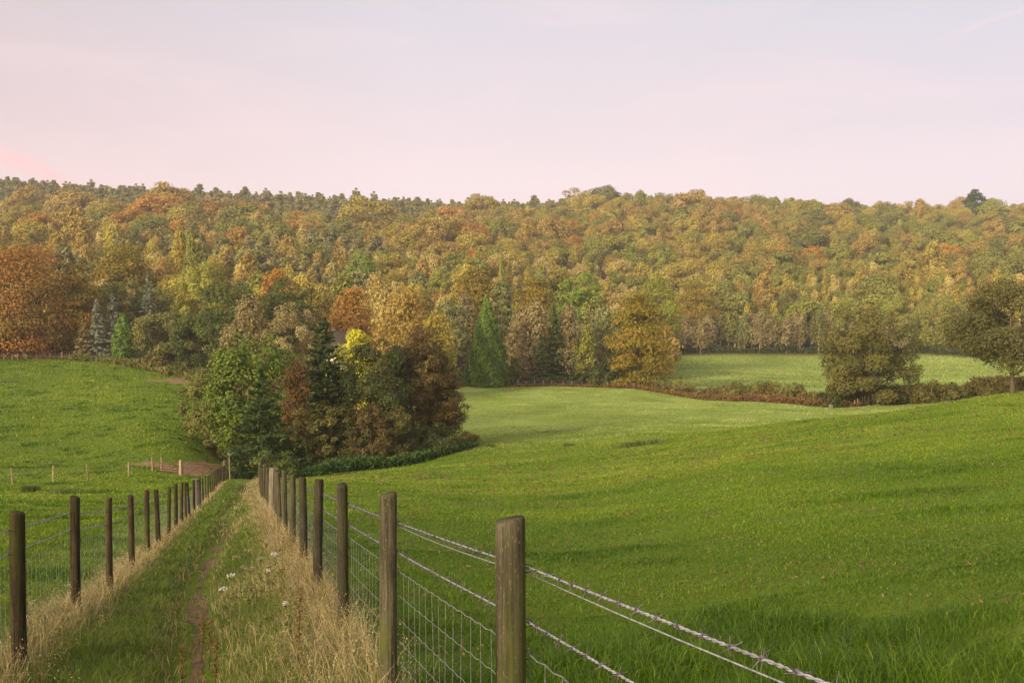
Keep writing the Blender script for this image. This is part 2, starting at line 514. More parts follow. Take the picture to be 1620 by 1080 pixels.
# a pink wedge of cloud low on the left and a faint trail high on the right, as bands of direction
gx = N(n, 'ShaderNodeMath', operation='DIVIDE'); l.new(sx.outputs['X'], gx.inputs[0])
ym = N(n, 'ShaderNodeMath', operation='MAXIMUM'); l.new(sx.outputs['Y'], ym.inputs[0]); ym.inputs[1].default_value = .05
l.new(ym.outputs[0], gx.inputs[1])
gz = N(n, 'ShaderNodeMath', operation='DIVIDE'); l.new(sx.outputs['Z'], gz.inputs[0]); l.new(ym.outputs[0], gz.inputs[1])
prev = mw.outputs[2]
for (u0, v0, u1, v1, wid, fa, fb, amt, colr) in [(-.514, .150, -.444, .125, .014, -.425, -.465, 1.0, lin(255, 208, 210)), (.40, .245, .51, .288, .006, .40, .47, .3, lin(250, 226, 224))]:
    sl = (v1 - v0) / (u1 - u0)
    d1 = N(n, 'ShaderNodeMath', operation='MULTIPLY_ADD'); l.new(gx.outputs[0], d1.inputs[0]); d1.inputs[1].default_value = -sl; l.new(gz.outputs[0], d1.inputs[2])
    d2 = N(n, 'ShaderNodeMath', operation='SUBTRACT'); l.new(d1.outputs[0], d2.inputs[0]); d2.inputs[1].default_value = v0 - sl * u0
    nw = N(n, 'ShaderNodeMath', operation='MULTIPLY_ADD'); l.new(nz.outputs['Fac'], nw.inputs[0]); nw.inputs[1].default_value = .05; l.new(d2.outputs[0], nw.inputs[2])
    d3 = N(n, 'ShaderNodeMath', operation='SUBTRACT'); l.new(nw.outputs[0], d3.inputs[0]); d3.inputs[1].default_value = .025
    ab = N(n, 'ShaderNodeMath', operation='ABSOLUTE'); l.new(d3.outputs[0], ab.inputs[0])
    b1 = N(n, 'ShaderNodeMapRange', interpolation_type='SMOOTHSTEP', inp={'From Min': wid, 'From Max': 0.0, 'To Min': 0.0, 'To Max': amt}); l.new(ab.outputs[0], b1.inputs['Value'])
    b2 = N(n, 'ShaderNodeMapRange', interpolation_type='SMOOTHSTEP', inp={'From Min': fa, 'From Max': fb}); l.new(gx.outputs[0], b2.inputs['Value'])
    b3 = N(n, 'ShaderNodeMath', operation='MULTIPLY'); l.new(b1.outputs[0], b3.inputs[0]); l.new(b2.outputs[0], b3.inputs[1])
    mk = n.new('ShaderNodeMix'); mk.data_type = 'RGBA'; l.new(b3.outputs[0], mk.inputs[0]); l.new(prev, mk.inputs[6]); mk.inputs[7].default_value = colr
    prev = mk.outputs[2]
# unseen warm sky glow round the sun, added behind the viewer for soft light
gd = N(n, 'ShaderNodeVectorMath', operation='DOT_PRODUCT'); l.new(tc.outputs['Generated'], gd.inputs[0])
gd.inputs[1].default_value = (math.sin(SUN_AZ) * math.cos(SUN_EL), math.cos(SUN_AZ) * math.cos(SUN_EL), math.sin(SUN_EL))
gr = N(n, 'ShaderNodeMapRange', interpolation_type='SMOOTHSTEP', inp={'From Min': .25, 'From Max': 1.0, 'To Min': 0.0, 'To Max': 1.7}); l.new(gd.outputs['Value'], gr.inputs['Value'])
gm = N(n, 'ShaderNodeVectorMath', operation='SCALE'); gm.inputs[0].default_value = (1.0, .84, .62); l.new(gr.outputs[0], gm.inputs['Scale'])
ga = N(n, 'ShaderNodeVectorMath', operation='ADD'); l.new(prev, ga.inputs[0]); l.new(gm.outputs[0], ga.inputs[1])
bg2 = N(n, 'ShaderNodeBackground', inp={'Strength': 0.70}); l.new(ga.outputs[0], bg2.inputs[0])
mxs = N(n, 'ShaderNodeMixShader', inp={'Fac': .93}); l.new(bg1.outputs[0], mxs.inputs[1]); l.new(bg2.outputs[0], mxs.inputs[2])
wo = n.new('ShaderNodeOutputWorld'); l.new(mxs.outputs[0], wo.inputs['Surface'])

sd = bpy.data.lights.new('sun', 'SUN'); sd.energy = 3.7; sd.angle = math.radians(14); sd.color = (1.0, .86, .62)
so_ = bpy.data.objects.new('sun', sd); COL.objects.link(so_)
dv = Vector((math.sin(SUN_AZ) * math.cos(SUN_EL), math.cos(SUN_AZ) * math.cos(SUN_EL), math.sin(SUN_EL)))
so_.rotation_euler = dv.to_track_quat('Z', 'Y').to_euler()
so_.location = (-20, -40, 40)
SC.view_settings.view_transform = 'Standard'
SC.view_settings.look = 'None'
SC.view_settings.exposure = 0.64
SC.view_settings.gamma = 1.0
SC.render.engine = 'CYCLES'
SC.cycles.max_bounces = 5
SC.cycles.diffuse_bounces = 2
SC.cycles.glossy_bounces = 1
SC.cycles.transmission_bounces = 2
SC.cycles.use_adaptive_sampling = True
SC.cycles.use_denoising = True

# thin evening air between the camera and the hill
hb = MB(); hb.box((0, 770, 55), (3400, 1900, 190))
hm = bpy.data.materials.new('haze_air'); t, n, l = nt(hm)
pv_ = N(n, 'ShaderNodeVolumePrincipled', inp={'Density': HAZE, 'Color': (.96, .90, .86, 1), 'Anisotropy': 0.2})
o_ = n.new('ShaderNodeOutputMaterial'); l.new(pv_.outputs[0], o_.inputs['Volume'])
tag(hb.build('haze', hm), kind='stuff')
SC.cycles.volume_bounces = 0

# ------------------------------------------------------------------ crowns: many leaf-sized faces
def unit(v): return v / (np.linalg.norm(v, axis=1)[:, None] + 1e-9)


def rdir(r, n): return unit(r.normal(size=(n, 3)))


def leaf_quads(P, Nn, size, r, aspect=1.5, T=None):
    n = len(P)
    size = np.broadcast_to(size, (n,)) * r.uniform(.65, 1.35, n)
    Nn = unit(Nn)
    T = rdir(r, n) if T is None else T
    T = unit(T - (T * Nn).sum(1)[:, None] * Nn)
    B = np.cross(Nn, T)
    h = (size / 2)[:, None]
    V = np.stack([P - T * h * aspect, P + B * h * .75 - T * h * .15, P + T * h * aspect, P - B * h * .75 + T * h * .1], 1).reshape(-1, 3)
    return V, np.arange(4 * n).reshape(-1, 4)


def lumpy(r, k=7, amt=.28):
    D = rdir(r, k); A = r.uniform(-amt, amt, k)
    def f(d): return 1 + (np.exp(3.0 * (d @ D.T - 1)) * A).sum(1)
    return f


def crown_round(r, H, W, base=.18, nc=60, n=6000, leaf=.3, cr=None, flat=.75, top=0.0, fill=.5, droop=0.0, spread=1.0, full=.3):
    """Broadleaf crown: leaf clumps through a lumpy egg, denser near the outside."""
    zb = H * base; Rz = (H - zb) / 2; zc = zb + Rz
    cr = cr or W * .14
    d = rdir(r, nc); rad = r.uniform(fill, 1.0, nc) ** .6
    lf = lumpy(r)
    s = np.stack([np.full(nc, W / 2 - cr * .7), np.full(nc, W / 2 - cr * .7), np.full(nc, Rz - cr * .55)], 1)
    C = d * (rad * lf(d))[:, None] * s
    zt = C[:, 2] / Rz
    k = (1 - top * np.clip(zt, 0, 1)) * np.where(zt < 0, (np.clip(1 - zt ** 2, .06, 1)) ** -full, 1)
    C[:, :2] *= k[:, None]
    crs = cr * r.uniform(.65, 1.35, nc)
    wts = crs ** 2; pick = r.choice(nc, n, p=wts / wts.sum())
    ld = rdir(r, n); ld[:, 2] += .25; ld = unit(ld)
    q = crs[pick] * r.uniform(.15, 1.0, n) ** .4
    off = ld * q[:, None]; off[:, 2] *= flat; off[:, :2] *= spread
    if droop: off[:, 2] -= droop * crs[pick] * r.random(n) ** 1.5
    P = C[pick] + off
    P[:, 2] += zc
    out = unit(C + 1e-6)[pick]
    Nn = ld * .8 + out * .5 + np.array([0, 0, .35]) + r.normal(size=(n, 3)) * .55
    ct = r.uniform(0, 1, nc)
    tint = np.clip(ct[pick] * .6 + r.random(n) * .4, 0, 1)
    V, Q = leaf_quads(P, Nn, leaf, r)
    return V, Q, tint, C + np.array([0, 0, zc])


def crown_layered(r, H, W, base=.1, nc=70, n=9000, leaf=.3, top=.5):
    """Chestnut or maple: flat overlapping sprays that droop at their rims."""
    return crown_round(r, H, W, base, nc, n, leaf, cr=W * .15, flat=.34, top=top, droop=.28, spread=1.15, fill=.35)


def crown_birch(r, H, W, base=.15, nc=46, n=5000, leaf=.25):
    """Birch: tall loose crown of hanging sprays."""
    zb = H * base
    u = r.random(nc) ** .85
    z = zb + (H - zb) * u
    prof = np.interp(u, [0, .15, .4, .75, 1], [.55, .85, 1, .62, .08])
    a = r.uniform(0, 2 * np.pi, nc); q = r.uniform(.2, 1, nc) ** .6 * prof * (W / 2 - W * .08)
    C = np.stack([np.cos(a) * q, np.sin(a) * q, z], 1)
    cr = W * .16 * r.uniform(.7, 1.3, nc)
    pick = r.integers(0, nc, n)
    off = rdir(r, n) * (cr[pick] * r.uniform(.1, 1, n) ** .5)[:, None]
    off[:, 2] *= 1.5
    off[:, 2] -= .5 * cr[pick]
    P = C[pick] + off
    out = np.stack([np.cos(a), np.sin(a), np.full(nc, .2)], 1)[pick]
    Nn = unit(off) * .6 + out * .6 + np.array([0, 0, .25]) + r.normal(size=(n, 3)) * .6
    tint = np.clip(r.uniform(0, 1, nc)[pick] * .6 + r.random(n) * .4, 0, 1)
    T = r.normal(size=(n, 3)) * .6 + np.array([0, 0, 1.0])
    V, Q = leaf_quads(P, Nn, leaf, r, 1.9, T)
    return V, Q, tint, C


def crown_fir(r, H, W, base=.06, nb=150, n=8000, leaf=.25, droop=.25, power=.9, gap=.0):
    """Spruce or fir: whorls of needle-clad boughs on a straight stem."""
    nw = max(8, int(H / (.45 + gap)))
    u = (np.repeat(np.arange(nw), max(1, nb // nw)) + r.uniform(-.25, .25, nw * max(1, nb // nw))) / nw
    u = np.clip(u, 0, .985); nb = len(u)
    L = W / 2 * (1 - u) ** power * r.uniform(.72, 1.12, nb) + .02 * W
    a = r.uniform(0, 2 * np.pi, nb)
    z0 = H * base + H * (1 - base) * u
    dr = droop * (1 - u * .9) + r.normal(size=nb) * .06 - .25 * np.clip(u - .55, 0, 1)
    pick = r.choice(nb, n, p=L / L.sum())
    s = r.uniform(.08, 1, n) ** .75
    Lp = L[pick]
    ca, sa = np.cos(a[pick]), np.sin(a[pick])
    lat = r.normal(size=n) * Lp * .17 * (1.15 - s)
    P = np.stack([ca * Lp * s - sa * lat, sa * Lp * s + ca * lat, z0[pick] - dr[pick] * Lp * s * (.6 + .4 * s) + .1 * Lp * s ** 3 + r.normal(size=n) * .03 * W * (1 - s) - np.abs(lat) * .25], 1)
    T = np.stack([ca - sa * np.sign(lat) * .8, sa + ca * np.sign(lat) * .8, -dr[pick] - .1], 1) + r.normal(size=(n, 3)) * .25
    Nn = np.array([0, 0, 1.0]) + np.stack([ca, sa, 0 * ca], 1) * .45 + r.normal(size=(n, 3)) * .5
    tint = np.clip(r.uniform(0, 1, nb)[pick] * .5 + r.random(n) * .35 + s * .15, 0, 1)
    nt_ = n // 60
    P[:nt_] = np.stack([r.normal(size=nt_) * .012 * W, r.normal(size=nt_) * .012 * W, H * r.uniform(.93, 1.01, nt_)], 1)
    T[:nt_] = np.array([0, 0, 1.]) + r.normal(size=(nt_, 3)) * .5
    V, Q = leaf_quads(P, Nn, leaf, r, 2.0, T)
    C = np.stack([np.cos(a) * L * .8, np.sin(a) * L * .8, z0 - dr * L * .7], 1)
    return V, Q, tint, C


def crown_cypress(r, H, W, n=12000, leaf=.3, bulge=.12, power=.85):
    """Clipped-looking cypress or thuja: dense upright sprays over a cone."""
    u = 1 - (1 - r.random(n)) ** .62
    a = r.uniform(0, 2 * np.pi, n)
    lobes = 1 + .07 * np.sin(3 * a + 4 * u) + .05 * np.sin(7 * a - 11 * u) + .05 * np.sin(13 * a + 23 * u)
    tier = 1 + .05 * np.sin(u * 46 + 2 * np.sin(2 * a))
    prof = (1 - u) ** power * (1 + bulge * np.sin(np.pi * u)) * np.interp(u, [0, .06, .15], [.8, .95, 1])
    R = W / 2 * prof * lobes * tier * r.uniform(.62, 1.03, n) ** .6 + .012 * W
    P = np.stack([np.cos(a) * R, np.sin(a) * R, H * u + r.normal(size=n) * .01 * H], 1)
    T = np.stack([np.cos(a) * .35, np.sin(a) * .35, np.ones(n)], 1) + r.normal(size=(n, 3)) * .3
    Nn = np.stack([np.cos(a), np.sin(a), np.full(n, .35)], 1) + r.normal(size=(n, 3)) * .45
    tint = np.clip(.5 + .35 * np.sin(5 * a + 17 * u) + r.normal(size=n) * .25, 0, 1)
    V, Q = leaf_quads(P, Nn, leaf, r, 1.8, T)
    return V, Q, tint, P[:12]


def crown_pine(r, H, W, base=.35, nc=18, n=4000, leaf=.3):
    """Scots pine: uneven plates of needles on a bare stem."""
    u = r.random(nc)
    z = H * base + H * (1 - base) * u * .96
    a = r.uniform(0, 2 * np.pi, nc)
    q = W / 2 * np.interp(u, [0, .3, .7, 1], [.75, .8, .6, .1]) * r.uniform(.3, 1, nc)
    C = np.stack([np.cos(a) * q, np.sin(a) * q, z], 1)
    cr = W * .2 * r.uniform(.7, 1.3, nc) * (1 - .45 * u)
    pick = r.integers(0, nc, n)
    off = rdir(r, n) * (cr[pick] * r.uniform(.1, 1, n) ** .5)[:, None]; off[:, 2] *= .5
    P = C[pick] + off
    Nn = unit(off) * .6 + np.array([0, 0, .7]) + r.normal(size=(n, 3)) * .6
    tint = np.clip(r.uniform(0, 1, nc)[pick] * .6 + r.random(n) * .4, 0, 1)
    V, Q = leaf_quads(P, Nn, leaf, r, 1.8)
    return V, Q, tint, C


def trunk_mb(r, H, rad, C, limbs=9, top=.8, lean=.02, base=-.4, k=7, stems=1):
    """Tapered stem with limbs reaching into the crown's clumps C."""
    mb = MB()
    for st in range(stems):
        x0, y0 = (0, 0) if stems == 1 else r.normal(size=2) * rad * 1.2
        lx, ly = r.normal(size=2) * (lean if stems == 1 else .09)
        zz = np.linspace(base, H * top, 9)
        wob = np.cumsum(r.normal(size=(9, 2)) * .01 * H * .5, axis=0)
        P = np.stack([x0 + lx * zz + wob[:, 0] * zz / (H + .1), y0 + ly * zz + wob[:, 1] * zz / (H + .1), zz], 1)
        R = rad * (1 - .82 * np.clip(zz / (H * top), 0, 1)) * np.where(zz < .1, 1.35, 1) / (1 if stems == 1 else 1.4)
        mb.tube(P, R, k)
        if len(C):
            cs = C[r.choice(len(C), min(limbs, len(C)), replace=False)]
            for c in cs:
                zs = max(.12 * H, min(c[2] - .15 * H * r.uniform(.3, 1), H * top * .95))
                f = np.interp(zs, zz, np.arange(9)); i = int(min(f, 7)); g = f - i
                s = P[i] * (1 - g) + P[i + 1] * g
                m = (s * .45 + c * .55) + np.array([0, 0, -.04 * H + .06 * H * r.random()])
                rr = np.interp(zs, zz, R) * .5
                t_ = np.linspace(0, 1, 5)[:, None]
                mb.tube((1 - t_) ** 2 * s + 2 * t_ * (1 - t_) * m + t_ ** 2 * c, np.linspace(rr, rr * .2, 5), 5, caps=False)
    return mb


def leaf_count(H, W, leaf, k=6.0, lo=1500, hi=26000):
    return int(np.clip(k * .8 * H * W / (.75 * leaf * leaf), lo, hi))


# ------------------------------------------------------------------ leaf and bark colours
L3 = lambda a, b, c: (lin(*a), lin(*b), lin(*c))
PAL = {
    'rust-orange': L3((142, 100, 36), (174, 128, 46), (192, 148, 62)),
    'copper-brown': L3((128, 104, 46), (156, 130, 58), (176, 150, 74)),
    'golden-brown': L3((132, 114, 42), (160, 142, 54), (180, 164, 72)),
    'tawny': L3((144, 124, 64), (170, 150, 80), (188, 168, 98)),
    'olive-green': L3((104, 102, 38), (128, 126, 48), (150, 148, 62)),
    'yellow-green': L3((114, 116, 38), (138, 138, 48), (160, 156, 64)),
    'bright green': L3((90, 104, 34), (114, 130, 44), (138, 150, 58)),
    'dark green': L3((58, 66, 24), (78, 88, 32), (102, 108, 44)),
    'grey-green': L3((100, 102, 56), (124, 124, 70), (146, 144, 88)),
    'dull green': L3((84, 84, 36), (106, 104, 46), (126, 124, 60)),
    'deep pine green': L3((102, 100, 56), (128, 122, 70), (152, 144, 88)),
    'grey-blue': L3((92, 98, 76), (124, 128, 102), (152, 154, 126)),
    'russet': L3((102, 58, 28), (134, 80, 42), (158, 102, 58)),
    'amber': L3((92, 94, 20), (130, 112, 28), (164, 124, 38)),
    'chestnut mix': L3((92, 86, 26), (138, 104, 38), (174, 108, 44)),
    'brown-grey': L3((112, 98, 58), (138, 122, 76), (160, 144, 96)),
    'willow brown': L3((68, 68, 26), (92, 88, 36), (116, 106, 48)),
    'hawthorn brown': L3((64, 56, 26), (90, 74, 36), (112, 90, 48)),
    'lemon yellow': L3((180, 172, 34), (206, 198, 54), (224, 218, 90)),
    'cypress green': L3((60, 84, 18), (84, 110, 26), (114, 136, 44)),
    'spruce green': L3((48, 60, 26), (66, 80, 36), (88, 100, 48)),
    'fir green': L3((40, 56, 22), (58, 76, 30), (84, 100, 44)),
    'nettle green': L3((44, 66, 24), (60, 86, 32), (84, 106, 46)),
    'fresh green': L3((62, 78, 20), (90, 106, 28), (122, 136, 42)),
    'berry red-brown': L3((62, 58, 24), (88, 72, 32), (122, 70, 38)),
    'holly green': L3((44, 52, 20), (62, 70, 28), (88, 94, 42)),
    'bramble brown': L3((84, 78, 32), (112, 100, 46), (138, 120, 60)),
    'bracken rust': L3((88, 68, 36), (116, 86, 46), (142, 106, 60)),
}
DARKEN = 1.0
LM = {k: leaf_material(k.replace(' ', '_').replace('-', '_') + '_leaves', *v, trans=.24, var=.22) for k, v in PAL.items()}
BARK = wood_material('bark', lin(58, 46, 32), lin(104, 88, 66), lin(74, 78, 40), scale=(6, 6, 1.2), bump=.5)
BIRCHBARK = wood_material('pale_birch_bark', lin(112, 98, 78), lin(178, 164, 140), scale=(3, 3, 5), bump=.3)

# ------------------------------------------------------------------ trees set one by one
SEED = [100]


def make_crown(kind, r, H, W, leaf, dens=1.0, base=None):
    k = {} if base is None else {'base': base}
    ncl = lambda cr, cov: int(np.clip(cov * .8 * H * W / (np.pi * cr * cr), 24, 420))
    if kind == 'round':
        cr = max(W * .11, .7)
        return crown_round(r, H, W, k.get('base', .04), ncl(cr, 4.2), int(leaf_count(H, W, leaf) * dens), leaf, cr=cr)
    if kind == 'loose':
        cr = max(W * .085, .55)
        return crown_round(r, H, W, k.get('base', .06), ncl(cr, 3.6), int(leaf_count(H, W, leaf, 5) * dens), leaf, cr=cr, fill=.3)
    if kind == 'layered':
        return crown_layered(r, H, W, k.get('base', 0.0), ncl(W * .125, 6.5), int(leaf_count(H, W, leaf) * dens), leaf)
    if kind == 'oval':
        cr = max(W * .12, .7)
        return crown_round(r, H, W, k.get('base', .1), ncl(cr, 4), int(leaf_count(H, W, leaf) * dens), leaf, cr=cr, top=.45)
    if kind == 'widefir':
        return crown_fir(r, H, W, .03, 220, int(leaf_count(H, W, leaf, 5) * dens), leaf, power=.62, droop=.12)
    if kind == 'bush':
        cr = max(W * .11, .35)
        return crown_round(r, H, W, -.25, ncl(cr, 4), int(leaf_count(H, W, leaf) * dens), leaf, cr=cr, fill=.4)
    if kind == 'birch':
        return crown_birch(r, H, W, k.get('base', .12), int(60 + W * 5), int(leaf_count(H, W, leaf, 4.5) * dens), leaf)
    if kind == 'fir':
        return crown_fir(r, H, W, k.get('base', .05), 200, int(leaf_count(H, W, leaf, 3.4) * dens), leaf)
    if kind == 'youngfir':
        return crown_fir(r, H, W, .03, 130, int(leaf_count(H, W, leaf, 2.4) * dens), leaf, droop=.05, power=1.0, gap=.25)
    if kind == 'cypress':
        return crown_cypress(r, H, W, int(leaf_count(H, W, leaf, 5) * dens), leaf)
    if kind == 'column':
        return crown_cypress(r, H, W, int(leaf_count(H, W, leaf, 5) * dens), leaf, bulge=.5, power=.55)
    if kind == 'pine':
        return crown_pine(r, H, W, k.get('base', .3), 26, int(leaf_count(H, W, leaf, 3.5) * dens), leaf)


def tree(name, label, kind, colour, px, top, w, Y, cat='tree', group=None, dens=1.0, leaf=None, base=None, bark=None, stems=1, limbs=9, trunk_r=None, ytop_add=0):
    """A tree standing at forward distance Y under pixel column px, its tip at pixel row top, w pixels wide."""
    SEED[0] += 1
    r = np.random.default_rng(SEED[0])
    p = gpt(px, Y)
    H = at(px, top, Y)[2] - p[2]
    W = w / FPX * Y * 1.04
    leaf = leaf or float(np.clip(Y * .00155, .13, .42))
    V, Q, tint, C = make_crown(kind, r, H, W, leaf, dens, base)
    if kind in ('round', 'loose', 'layered', 'birch', 'pine', 'bush', 'oval'):
        zt_ = np.percentile(V[:, 2], 99.8); b0 = min(0, zt_)
        V[:, 2] *= H / zt_; C = C * [1, 1, H / zt_]
        rr_ = np.percentile(np.hypot(V[:, 0], V[:, 1]), 97.5); k_ = np.clip(W / 2 / rr_, .8, 1.25)
        V[:, :2] *= k_; C[:, :2] *= k_
    keep = V[:, 2].reshape(-1, 4).min(1) > -.1
    V = V.reshape(-1, 4, 3)[keep].reshape(-1, 3); Q = np.arange(len(V)).reshape(-1, 4); tint = tint[keep]
    e = empty(name, p, float(r.uniform(0, .3)))
    link('crown', npmesh(name + '_crown', V, [Q], [LM[colour]], tint), e)
    tr = trunk_r or H * .018
    mb = trunk_mb(r, H, tr, C if kind not in ('cypress', 'column', 'fir', 'youngfir', 'widefir') else [], limbs, .97 if kind in ('fir', 'youngfir', 'widefir') else .8, stems=stems)
    mb.build('trunk', bark or BARK, e, smooth=True)
    tag(e, label, cat, group)
    HAND.append((px, top, w, Y))
    return e


HAND = []
B = BIRCHBARK
T = tree
# -- left wood edge
T('chestnut_tree', 'huge orange and green chestnut filling the left end of the wood edge', 'layered', 'chestnut mix', 40, 386, 190, 203, trunk_r=.5, base=-.14)
T('chestnut_tree', 'brown-orange chestnut leaning in from beyond the left end of the wood edge', 'layered', 'chestnut mix', -20, 410, 120, 206, base=-.14)
T('chestnut_tree', 'golden-orange tree tucked between the huge chestnut and the grey spruces', 'layered', 'amber', 124, 418, 84, 210, base=-.14)
T('beech_tree', 'domed amber beech rising behind the grey-blue spruces on the left', 'layered', 'amber', 196, 386, 108, 250)
T('oak_tree', 'dark green round oak directly behind the grey-blue spruces on the left', 'round', 'dull green', 178, 446, 72, 226)
T('spruce_tree', 'tallest of the grey-blue spruces beside the small green thuja', 'fir', 'grey-blue', 178, 466, 50, 203)
T('spruce_tree', 'grey-blue spruce in the middle of the three spruces at the field edge', 'fir', 'grey-blue', 153, 474, 46, 201)
T('spruce_tree', 'shortest and brownest of the three spruces, next to the huge orange chestnut', 'fir', 'brown-grey', 131, 506, 40, 200)
T('thuja_tree', 'small bright green column thuja at the left field edge', 'column', 'cypress green', 194, 494, 30, 193)
T('fir_tree', 'blue-green fir with a pale tip above the dark oaks on the left', 'fir', 'grey-blue', 236, 430, 50, 206)
T('conifer_tree', 'taller golden-bronze conifer of the pointed pair above the left wood', 'cypress', 'golden-brown', 285, 354, 62, 262, dens=.8)
T('conifer_tree', 'greener slim conifer of the pointed pair above the left wood', 'cypress', 'olive-green', 304, 361, 46, 258, dens=.8)
T('ash_tree', 'broad yellow-green ash with pale limbs showing, below the pointed conifer pair', 'loose', 'yellow-green', 322, 415, 125, 214, bark=B, limbs=22, dens=.8)
T('oak_tree', 'low dark olive oak at the left field edge beside the thuja', 'round', 'dull green', 250, 495, 85, 192)
T('oak_tree', 'wide dark green oak overhanging the soil patch in the left field', 'round', 'dark green', 318, 490, 105, 170)
T('oak_tree', 'tall dark green oak just left of the brown willows', 'round', 'dark green', 362, 448, 95, 184)
T('oak_tree', 'dark green oak crown standing behind the brown willows', 'round', 'dark green', 452, 440, 95, 196)
T('beech_tree', 'small rust-orange dome above the dark oaks', 'round', 'rust-orange', 437, 424, 68, 246)
T('willow_tree', 'brown wispy birch rising behind the light green ash of the copse', 'birch', 'brown-grey', 392, 470, 85, 150, bark=B)
T('willow_tree', 'grey-olive bushy willow behind the copse, left of the cottage', 'loose', 'brown-grey', 458, 480, 108, 150)
T('maple_tree', 'fiery orange maple rising behind the cottage roof', 'layered', 'rust-orange', 556, 456, 82, 212)
T('birch_tree', 'wide golden weeping birch to the right of the cottage', 'birch', 'copper-brown', 642, 454, 118, 190, bark=B)
T('birch_tree', 'smaller golden weeping birch on the right flank of the wide one', 'birch', 'golden-brown', 690, 494, 62, 182, bark=B)
T('birch_tree', 'tawny birch behind the fiery maple and the wide weeping birch', 'birch', 'tawny', 600, 432, 80, 250, bark=B)
T('willow_tree', 'grey-green willow at the dark gap left of the pointed cypress', 'round', 'grey-green', 712, 474, 66, 226)
T('birch_tree', 'thin brown birch between the grey willow and the pointed cypress', 'birch', 'brown-grey', 736, 466, 48, 242, bark=B)
# -- valley edge
T('cypress_tree', 'dense bright green pointed cypress standing at the valley fence', 'cypress', 'cypress green', 770, 466, 72, 210, base=None, trunk_r=.35)
T('pine_tree', 'grey-green pine just behind the right side of the pointed cypress', 'pine', 'grey-green', 792, 446, 62, 244)
T('fir_tree', 'slim green fir tip beside the grey pine behind the cypress', 'fir', 'fir green', 806, 452, 24, 250)
T('birch_tree', 'brown birch nearest the right side of the pointed cypress', 'birch', 'brown-grey', 824, 484, 52, 228, bark=B)
T('birch_tree', 'brown-grey birch second along from the pointed cypress at the valley fence', 'birch', 'brown-grey', 846, 476, 60, 222, bark=B)
T('fir_tree', 'green fir with a pale feathery top amid the brown birches', 'fir', 'fir green', 877, 488, 52, 221)
T('birch_tree', 'dusky brown birch leaning over the pale-topped fir', 'birch', 'brown-grey', 902, 484, 62, 224, bark=B)
T('fir_tree', 'small dark fir below the brown birches, left of the pale-topped fir', 'fir', 'spruce green', 855, 528, 38, 217)
T('fir_tree', 'small dark fir to the right of the pale-topped fir', 'fir', 'spruce green', 917, 530, 40, 218)
T('birch_tree', 'olive birch with a thin pale stem between dark fir and amber maple', 'birch', 'olive-green', 928, 518, 40, 216, bark=B)
T('birch_tree', 'grey-green birch with a white trunk left of the amber maple', 'birch', 'grey-green', 956, 486, 56, 238, bark=B)
T('ash_tree', 'bright green ash above the bare grey branches', 'loose', 'bright green', 916, 430, 88, 262, limbs=14)
T('ash_tree', 'darker green round ash touching the bright green one', 'round', 'dull green', 886, 428, 50, 276)
T('dead_tree', 'bare grey-brown tree with fanned branches left of the amber maple', 'loose', 'tawny', 944, 462, 52, 246, dens=.22, bark=B, limbs=26, stems=3)
T('apple_tree', 'small open tree with pale stem just right of the pointed cypress', 'loose', 'dull green', 815, 562, 28, 214)
T('maple_tree', 'amber and green maple standing alone in front of the far field', 'layered', 'amber', 1010, 463, 102, 208, base=-.10, trunk_r=.4)
T('shrub', 'dark rounded shrub left of the foot of the amber maple', 'bush', 'holly green', 955, 572, 55, 211, cat='shrub')
T('shrub', 'low dark shrub among the birch feet, near the pale fence posts', 'bush', 'holly green', 925, 586, 40, 213, cat='shrub')
T('maple_tree', 'yellow-green round maple rising behind the amber maple', 'round', 'yellow-green', 1038, 434, 88, 300)
T('larch_tree', 'taller bronze larch of the pair above the pointed cypress', 'cypress', 'olive-green', 793, 396, 27, 330, dens=.7)
T('larch_tree', 'shorter bronze larch of the pair above the pointed cypress', 'cypress', 'golden-brown', 806, 405, 26, 334, dens=.7)
T('maple_tree', 'golden maple with glowing top left of the bronze larches', 'layered', 'amber', 752, 424, 82, 310)
T('oak_tree', 'gold-brown oak between the bronze larches and the bright green ash', 'layered', 'amber', 850, 440, 92, 288)
T('lime_tree', 'lime-green crown at the upper left of the golden maple', 'round', 'yellow-green', 697, 424, 46, 340)
T('lime_tree', 'light green dome on the slope above the fiery orange maple', 'round', 'bright green', 573, 402, 58, 345)
# -- far field and right
T('willow_tree', 'big bushy brown-green willow in the hedge of the far field', 'loose', 'willow brown', 1370, 489, 158, 158, base=-.1, stems=4, dens=1.4, leaf=.24, trunk_r=.35)
T('ash_tree', 'tall dark ash with a clear grey trunk at the right edge', 'round', 'willow brown', 1604, 442, 192, 150, base=.08, leaf=.25, trunk_r=.42, limbs=16, dens=1.15)
T('oak_tree', 'dark olive domed oak on the far field edge, behind bushy willow', 'round', 'olive-green', 1482, 470, 92, 388)
T('oak_tree', 'yellow-green oak peeping over the right shoulder of the bushy willow', 'round', 'yellow-green', 1410, 462, 70, 402)
T('oak_tree', 'lime-tinted oak peeping over the left shoulder of the bushy willow', 'round', 'yellow-green', 1335, 470, 66, 404)
T('oak_tree', 'tan-green broad oak behind the tall ash at the right edge', 'round', 'olive-green', 1556, 462, 80, 396)
T('oak_tree', 'gold-tinged oak rising over the row of grey birches near amber maple', 'layered', 'amber', 1100, 448, 84, 404)
T('ash_tree', 'dull green round ash rising out of the row of grey birches', 'round', 'dull green', 1250, 458, 66, 412)
T('maple_tree', 'small rusty maple between bushy willow and the right-hand ash', 'round', 'golden-brown', 1470, 524, 36, 384)
T('cedar_tree', 'lone dark broad conifer standing up above the right skyline', 'oval', 'spruce green', 1538, 300, 40, 800, leaf=1.1, base=.0, dens=2.5)
